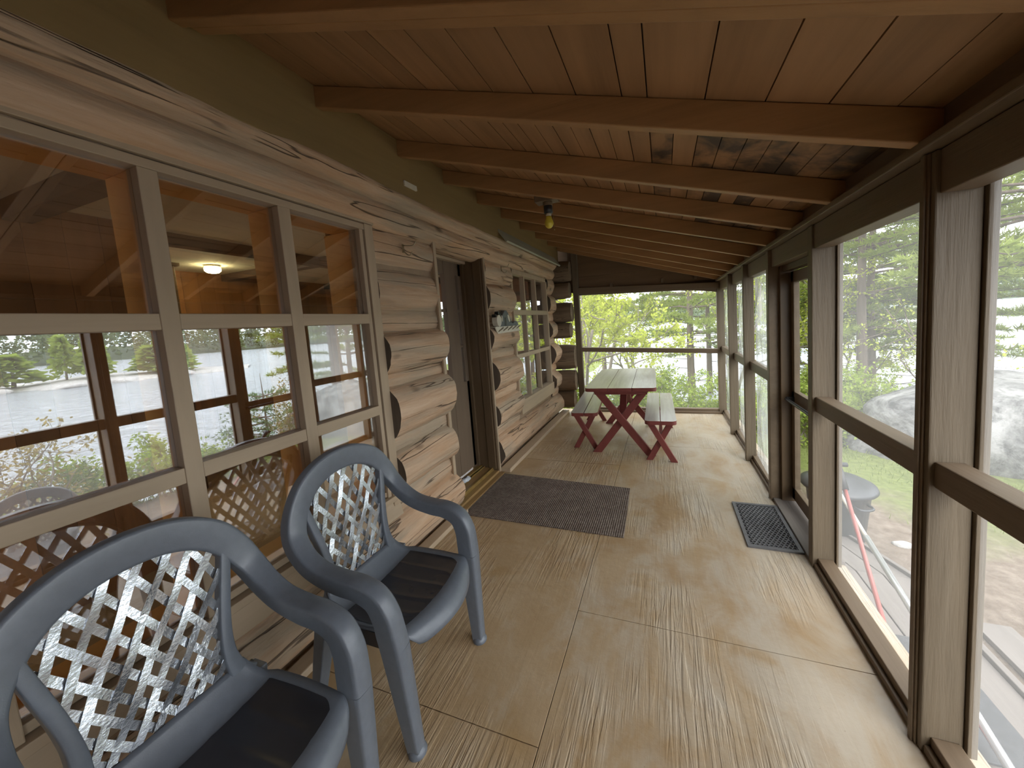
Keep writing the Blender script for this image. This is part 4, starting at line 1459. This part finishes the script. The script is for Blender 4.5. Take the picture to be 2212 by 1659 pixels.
sh = thing('snow_shovel', 'red-handled shovel leaning outside the screen beside the door', 'shovel', (0.98, 1.87, -0.42))
m = MB(); m.tube([(0, 0.05, 0.06), (0, 0.66, 0.80)], 0.011, 10); m.build('shaft', M['redpole'], sh, smooth=True)
m = MB(); m.tube([(0, 0.63, 0.763), (0, 0.735, 0.885)], 0.020, 10); m.tube([(-0.05, 0.73, 0.88), (0.05, 0.73, 0.88)], 0.014, 8); m.build('grip', M['black'], sh, smooth=True)
m = MB()
m.grid(lambda u, v: (-0.13 + 0.26 * u, -0.13 + 0.20 * v, 0.02 + 0.24 * v * v * 0.5 + 0.05 * (2 * u - 1) ** 2), 10, 10)
m.build('blade', M['redpole'], sh, smooth=True, solid=0.005)
pole = thing('aluminium_pole', 'long silver pole lying aslant outside the second screen', 'pole', (1.17, 1.55, -0.40))
m = MB(); m.tube([(0, 0, 0.02), (0, 1.15, 0.35)], 0.017, 12); m.build('outer_tube', M['alu'], pole, smooth=True)
m = MB(); m.tube([(0, 1.14, 0.347), (0, 1.52, 0.465)], 0.012, 12); m.build('inner_tube', M['white'], pole, smooth=True)

def rock(name, label, cat, loc, size, seed, mat, detail=4, rough=0.22, group=None):
    bm = bmesh.new()
    bmesh.ops.create_icosphere(bm, subdivisions=detail, radius=1.0)
    off = Vector((seed * 3.1, seed * 1.7, seed * 0.9))
    for v in bm.verts:
        p = v.co.copy()
        s = 1 + rough * noise.noise(p * 1.1 + off) + rough * 0.5 * noise.noise(p * 2.6 + off) + rough * 0.18 * noise.noise(p * 7 + off)
        v.co = Vector((p.x * s * size[0], p.y * s * size[1], max(-0.35, p.z * s) * size[2]))
    me = bpy.data.meshes.new(name); bm.to_mesh(me); bm.free()
    me.polygons.foreach_set('use_smooth', [True] * len(me.polygons))
    me.materials.append(mat)
    o = bpy.data.objects.new(name, me); COL.objects.link(o)
    o.location = loc
    return tag(o, label, cat, group)
rock('boulder', 'huge grey granite boulder in the yard beyond the nearest screens', 'boulder', (4.55, 6.75, -0.88), (1.70, 1.15, 1.15), 4, M['rock'], 5)
rock('rock', 'white stone lying on the dirt near the garbage bin', 'rock', (1.98, 3.95, T(1.98, 3.95) + 0.0), (0.075, 0.05, 0.035), 9, M['rock_pale'], 3)
rock('rock', 'grey rock at the foot of the bushes beyond the end screen', 'rock', (0.66, 6.5, T(0.66, 6.5)), (0.30, 0.22, 0.24), 12, M['rock'], 4)
rock('rock', 'flat grey rock on the bank below the big boulder', 'rock', (6.6, 5.2, T(6.6, 5.2)), (0.8, 0.6, 0.35), 15, M['rock'], 4)
m = MB(); m.box(1.90, 2.10, 2.35, 3.06, T(2, 2.7) + 0.005, T(2, 2.7) + 0.04)
tag(m.build('loose_plank', M['plank'], bevel=0.004), 'short loose plank lying on the bare dirt beyond the landing', 'plank')

yard_chair = dup(chair, (2.35, 1.32, T(2.35, 1.32) + 0.02), radians(205), 'dark resin armchair standing out in the yard, seen only mirrored in window glass', 'resin armchair in the yard')

for ch in yard_chair.children:
    ch.material_slots[0].link = 'OBJECT'
    ch.material_slots[0].material = M['bin']
    if 'label' in ch: del ch['label']

# ------------------------------------------------------------------ vegetation
class Leaves:
    def __init__(self):
        self.v, self.f = [], []
    def leaf(self, p, d, up, L, W):
        """two-triangle folded leaf"""
        d = Vector(d).normalized(); s = d.cross(Vector(up))
        if s.length < 1e-3: s = Vector((1, 0, 0))
        s.normalize(); n = s.cross(d)
        p = Vector(p); o = len(self.v)
        self.v += [p, p + d * L * 0.5 + s * W * 0.5 + n * W * 0.12, p + d * L, p + d * L * 0.5 - s * W * 0.5 + n * W * 0.12]
        self.f += [(o, o + 1, o + 2), (o, o + 2, o + 3)]
    def blade(self, p, d, up, L, W):
        d = Vector(d).normalized(); s = d.cross(Vector(up))
        if s.length < 1e-3: s = Vector((1, 0, 0))
        s.normalize(); p = Vector(p); o = len(self.v)
        self.v += [p - s * W * 0.5, p + s * W * 0.5, p + d * L]
        self.f += [(o, o + 1, o + 2)]
    def build(self, name, mat, parent):
        me = bpy.data.meshes.new(name)
        me.from_pydata([tuple(q) for q in self.v], [], self.f)
        me.materials.append(mat); me.update()
        o = bpy.data.objects.new(name, me); COL.objects.link(o)
        if parent: o.parent = parent
        return o

def rv(rng, s=1.0):
    return Vector((rng.uniform(-1, 1), rng.uniform(-1, 1), rng.uniform(-1, 1))) * s

def pine_mesh(root, H, rt, z0, seed, L0=2.6, mat='needle', bark='bark', whorl=0.46, blades=10, blen=0.17, dead=True):
    rng = random.Random(seed)
    tr = MB(); lf = Leaves()
    pts = [(0.05 * noise.noise(Vector((seed, z * 0.4, 0))), 0.05 * noise.noise(Vector((0, z * 0.4, seed))), z) for z in [H * k / 14 for k in range(15)]]
    tr.tube(pts, [rt * (1 - 0.88 * k / 14) for k in range(15)], 12)
    z = z0
    while z < H - 0.2:
        f = (z - z0) / (H - z0)
        nb = rng.randint(3, 5)
        for b in range(nb):
            a = rng.uniform(0, 2 * pi)
            L = L0 * (1 - f) ** 0.75 * rng.uniform(0.65, 1.15) * (0.75 + 0.5 * min(1, f * 4))
            if L < 0.25: continue
            d = Vector((cos(a), sin(a), rng.uniform(0.0, 0.22)))
            bp = []
            for k in range(6):
                t = k / 5
                bp.append(Vector((0, 0, z)) + Vector((d.x * L * t, d.y * L * t, d.z * L * t - 0.10 * L * t * t + 0.02 * rng.uniform(-1, 1) * L)))
            tr.tube(bp, [0.022 * (1 - 0.8 * k / 5) * (0.5 + L / 3) for k in range(6)], 5)
            ns = int(6 + L * 7)
            for s in range(ns):
                t = 0.25 + 0.75 * (s + rng.random()) / ns
                i = min(4, int(t * 5)); q = bp[i].lerp(bp[i + 1], t * 5 - i)
                side = 1 if s % 2 else -1
                sd_ = Vector((-d.y * side, d.x * side, rng.uniform(-0.1, 0.35))) * 0.8 + d * 0.8
                sl = rng.uniform(0.18, 0.48) * (1.25 - 0.6 * t)
                e = q + sd_.normalized() * sl
                for w_ in range(3):
                    c = q.lerp(e, 0.35 + 0.33 * w_)
                    for k in range(blades // 2 if w_ < 1 else blades):
                        dd = sd_.normalized() * 0.8 + rv(rng, 0.9) + Vector((0, 0, 0.25))
                        lf.blade(c, dd, rv(rng), blen * rng.uniform(0.7, 1.2), 0.16 * blen)
        z += whorl * rng.uniform(0.7, 1.3)
    if dead:
        z = 0.8
        while z < z0 + 0.6:
            a = rng.uniform(0, 2 * pi); L = rng.uniform(0.5, 1.4)
            p = [Vector((0, 0, z)) + Vector((cos(a) * L * t, sin(a) * L * t, -0.08 * L * t + 0.12 * L * t * t)) for t in (0, 0.35, 0.7, 1)]
            tr.tube(p, [0.014, 0.011, 0.007, 0.003], 5)
            for k in range(3):
                q = p[2].lerp(p[3], rng.random())
                tr.tube([q, q + rv(rng, 0.25) + Vector((cos(a), sin(a), 0)) * 0.15], [0.005, 0.002], 4)
            z += rng.uniform(0.2, 0.5)
    tr.build('trunk', M[bark], root, smooth=True)
    lf.build('foliage', M[mat], root)

def leafy_mesh(root, H, rt, seed, mat='leaf_lime', bark='bark_pale', spread=0.5, n_leaf=5000, L=0.085, stems=1, low=0.25):
    rng = random.Random(seed)
    tr = MB(); lf = Leaves()
    tips = []
    def grow(p, d, length, r, depth):
        pts = [p]
        for k in range(4):
            d = (d + rv(rng, 0.22) + Vector((0, 0, 0.06))).normalized()
            pts.append(pts[-1] + d * length / 4)
        tr.tube(pts, [r * (1 - 0.45 * k / 4) for k in range(5)], 6 if depth < 2 else 4, caps=depth < 2)
        if depth >= 1:
            for k in range(1, 5):
                tips.append((pts[k - 1], pts[k]))
        if depth < 3:
            for k in range(rng.randint(3, 4)):
                t = rng.uniform(0.35, 1.0)
                i = min(3, int(t * 4)); q = pts[i].lerp(pts[i + 1], t * 4 - i)
                nd = (d * 0.75 + rv(rng, spread + 0.35)).normalized()
                grow(q, nd, length * rng.uniform(0.5, 0.72), r * 0.5, depth + 1)
    for s in range(stems):
        d = Vector((0, 0, 1)) + (rv(rng, spread) if stems > 1 else rv(rng, 0.08))
        d.z = abs(d.z)
        grow(Vector((rng.uniform(-.1, .1) * (stems - 1) * .4, rng.uniform(-.1, .1) * (stems - 1) * .4, -0.1)), d.normalized(), H * 0.55, rt, 0)
    for k in range(n_leaf):
        a, b = tips[rng.randrange(len(tips))]
        q = a.lerp(b, rng.random()) + rv(rng, 0.07)
        if q.z < H * low * rng.random():
            continue
        dd = rv(rng, 1) + Vector((0, 0, -0.15))
        lf.leaf(q, dd, Vector((0, 0, 1)) + rv(rng, 0.6), L * rng.uniform(0.6, 1.25), L * 0.62 * rng.uniform(0.7, 1.2))
    tr.build('stem', M[bark], root, smooth=True)
    lf.build('foliage', M[mat], root)

def tree(name, label, cat, x, y, rz=0.0, group=None, dz=0.0):
    return thing(name, label, cat, (x, y, T(x, y) - 0.03 + dz), rz, group)

t1 = tree('pine_tree', 'tall pine with bare lower trunk in the middle of the second screen', 'tree', 5.65, 12.9)
pine_mesh(t1, 11.0, 0.125, 2.5, 11, L0=3.3)
t2 = dup(t1, (5.9, 15.9, T(5.9, 15.9)), 2.1, 'pine close behind and to the lake side of the second-screen pine')
t2b = dup(t1, (7.3, 16.6, T(7.3, 16.6)), 4.0, 'pine farther back whose slim trunk shows right of the second-screen pine')
t3 = tree('pine_tree', 'pine with dark trunk and drooping boughs beyond the end screen', 'tree', 0.80, 12.6)
pine_mesh(t3, 9.5, 0.13, 2.3, 23, L0=2.9)
dup(t3, (1.75, 16.4, T(1.75, 16.4)), 1.3, 'slimmer pine right of the dark-trunked pine beyond the end screen')
t4 = tree('pine_tree', 'big pine by the boulder, its boughs hanging into the nearest screen', 'tree', 6.1, 7.9)
pine_mesh(t4, 10.5, 0.19, 2.9, 37, L0=3.6)
dup(t3, (9.6, 11.5, T(9.6, 11.5)), 0.4, 'pine on the lake bank behind the big boulder')
dup(t1, (3.4, 17.5, T(3.4, 17.5)), 5.0, 'pine on the shore between end screen and second screen')
dup(t3, (-2.8, 17.0, T(-2.8, 17.0)), 2.6, 'pine far behind the lime-leaved tree beyond the end screen')

l1 = tree('young_maple', 'lime-leaved young maple with leaning branches beyond the end post', 'tree', -1.75, 8.6)
leafy_mesh(l1, 4.6, 0.05, 5, spread=0.55, n_leaf=6500, L=0.095, stems=3, low=0.1)
l2 = dup(l1, (-3.4, 10.6, T(-3.4, 10.6)), 1.9, 'lime-leaved young maple behind the first, seen past the log corner')
l3 = tree('young_maple', 'yellow-green leafy tree over the right half of the end screen', 'tree', 1.55, 10.2)
leafy_mesh(l3, 5.0, 0.05, 17, spread=0.5, n_leaf=4200, L=0.08, stems=2, low=0.4)
dup(l3, (4.1, 11.2, T(4.1, 11.2)), 2.2, 'yellow-green leafy tree just left of the second-screen pine')
dup(l1, (-0.9, 13.2, T(-0.9, 13.2)), 3.9, 'lime-leaved maple on the bank in the middle of the end screen')
dup(t3, (4.75, 11.3, T(4.75, 11.3)), 3.3, 'pine standing just before the second-screen pine, boughs to the left')
dup(t3, (7.6, 13.4, T(7.6, 13.4)), 5.2, 'pine on the bank between the two nearest screens')
dup(l1, (5.3, 14.6, T(5.3, 14.6)), 0.9, 'lime-leaved maple between the trunks of the second-screen pines')
l4 = tree('sapling', 'bare thin sapling on the bank above the big boulder', 'tree', 6.35, 9.6)
leafy_mesh(l4, 2.9, 0.03, 29, mat='leaf_lime', bark='bark', spread=0.7, n_leaf=260, L=0.07)
dup(l4, (4.55, 8.35, T(4.55, 8.35)), 1.0, 'bare thin sapling rising from behind the boulder top')
s1 = tree('shrub', 'dense green shrub under the end screen to the right of the table', 'shrub', 0.15, 7.6)
leafy_mesh(s1, 1.25, 0.02, 41, mat='leaf_green', spread=0.9, n_leaf=4200, L=0.07, stems=7, low=0.0)
spots = [(-0.9, 7.9, 1.0, 'dense green shrub beyond the end screen, behind the picnic table'), (1.05, 7.35, 2.0, 'dense green shrub beyond the right corner of the end screen'),
         (-1.9, 7.2, 3.0, 'dense green shrub beyond the end post near the log ends'), (2.6, 8.8, 4.0, 'dense green shrub outside the plastic-film screens'),
         (3.35, 8.2, 5.0, 'dense green shrub left of the big boulder'), (3.1, 10.0, 0.6, 'dense green shrub among the pine trunks of the second screen'),
         (2.25, 7.1, 1.6, 'dense green shrub seen through the screen door glass'), (5.4, 6.6, 2.7, 'dense green shrub at the lake side of the boulder'),
         (4.6, 3.3, 3.3, 'low green shrub on the bank, mirrored under the first window pane'), (5.0, 2.3, 4.4, 'low green shrub mirrored beside the porch post in the window'),
         (3.05, 7.3, 2.2, 'dense green shrub below the mid rail of the second screen'), (3.75, 8.6, 0.3, 'dense green shrub between boulder and second-screen pine'),
         (0.0, 10.3, 5.5, 'dense green shrub on the bank below the end-screen pine')]
for (x, y, rz, lab) in spots:
    dup(s1, (x, y, T(x, y) - 0.03), rz, lab)
s2 = tree('spruce_sapling', 'small spruce mirrored in the middle window pane', 'tree', 4.5, 4.75)
pine_mesh(s2, 1.75, 0.028, 0.10, 51, L0=0.70, mat='needle_blue', whorl=0.16, blades=8, blen=0.075, dead=False)
dup(s2, (4.6, 1.95, T(4.6, 1.95) - 0.55), 2.0, 'small dark spruce mirrored low in the first window pane')
dup(s2, (5.2, 3.6, T(5.2, 3.6) - 0.75), 4.0, 'small dark spruce mirrored right of the mirrored porch post')
s3 = tree('budding_bush', 'bush with reddish-brown buds mirrored at the left window edge', 'shrub', 3.6, 1.75)
leafy_mesh(s3, 1.7, 0.018, 61, mat='leaf_brown', spread=0.6, n_leaf=1500, L=0.06, stems=5, low=0.2)
dup(s3, (5.0, 5.6, T(5.0, 5.6)), 2.0, 'bush with reddish-brown buds beside the mirrored spruce')

# tufts of grass (nobody could count them)
gl_ = Leaves(); rng = random.Random(77)
for k in range(15000):
    x = rng.uniform(1.3, 7.5); y = rng.uniform(1.2, 9.5)
    d = 0.55 * x + 0.75 * y
    if d < 4.4 or rng.random() > (d - 4.2) / 2.0:
        continue
    if noise.noise(Vector((x * 0.9, y * 0.9, 5))) < -0.12: continue
    p = Vector((x, y, T(x, y) - 0.01))
    gl_.blade(p, Vector((rng.uniform(-.5, .5), rng.uniform(-.5, .5), 1)), rv(rng), rng.uniform(0.04, 0.12), 0.012)
tag(gl_.build('grass', M['grass'], None), 'thin grass on the yard ground', 'grass', kind='stuff')

# ------------------------------------------------------------------ far shores
def shore(name, az0, az1, r0, depth, h, seed, mat, n=60, base=LAKE_Z):
    m = MB()
    def fn(u, v):
        a = radians(az0 + (az1 - az0) * u)
        rr_ = r0 * (1 + 0.16 * noise.noise(Vector((u * 6, seed, 0)))) + depth * v
        e = min(1, 6 * u, 6 * (1 - u))
        z = base - 0.4 + (h * (v ** 0.7) * (0.5 + 0.7 * abs(noise.noise(Vector((u * 5, seed, 2)))))) * e + 0.6 * min(1, v * 8)
        return (rr_ * sin(a), rr_ * cos(a), z)
    m.grid(fn, n, 6)
    return struct(m.build(name, mat, smooth=True)), fn
far_, ffn = shore('far_shore', -40, 118, 260, 90, 9, 3.0, M['shore'])
isl, ifn = shore('island_shore', 58, 100, 62, 9, 0.7, 8.0, M['rock_pale'], 40)

def blob_tree(lf, p, H, W, rng, n=60):
    for k in range(n):
        f = rng.random() ** 0.8
        r = W * (1 - f) ** 0.7 * rng.uniform(0.3, 1)
        a = rng.uniform(0, 2 * pi)
        q = Vector((p[0] + r * cos(a), p[1] + r * sin(a), p[2] + H * (0.06 + 0.94 * f)))
        lf.leaf(q, rv(rng) + Vector((cos(a), sin(a), 0)), rv(rng) + Vector((0, 0, 1)), H * 0.16 * rng.uniform(0.6, 1.3), H * 0.12)
rng = random.Random(5)
ff = Leaves()
for k in range(1150):
    u, v = rng.random(), rng.random() ** 1.6
    p = ffn(u, 0.05 + 0.9 * v)
    blob_tree(ff, p, rng.uniform(7, 15), rng.uniform(2.6, 4.8), rng, 50)
tag(ff.build('distant_forest', M['forest'], None), 'wooded far shore across the lake', 'forest', kind='stuff')
rng = random.Random(6)
it = tree('island_tree', 'small tree on the rocky islet mirrored in the first window pane', 'tree', 0, 0, 0, 'trees on the rocky islet')
il = Leaves(); blob_tree(il, (0, 0, 0), 5.0, 1.5, rng, 380); il.build('foliage', M['leaf_green'], it)
im = MB(); im.tube([(0, 0, -0.5), (0.1, 0, 2.0), (0, 0.1, 4.6)], [0.14, 0.10, 0.03], 7); im.build('trunk', M['bark_pale'], it, smooth=True)
p = ifn(0.30, 0.5); it.location = p
for k in range(15):
    u = 0.14 + 0.72 * rng.random()
    p = ifn(u, rng.uniform(0.3, 0.9))
    c = dup(it, p, rng.uniform(0, 6), None)
    c.scale = (1, 1, 1) if k % 3 else (1.4, 1.4, 0.7)
    if k % 3: c.scale = (0.8, 0.8, rng.uniform(0.6, 1.1))
for k in range(7):
    p = ifn(0.15 + 0.1 * k, 0.06)
    rock('islet_rock', 'pale rock along the waterline of the rocky islet', 'rock', (p[0], p[1], LAKE_Z), (2.2, 1.4, 0.55), 20 + k, M['rock_pale'], 3, 0.3, 'rocks along the islet')
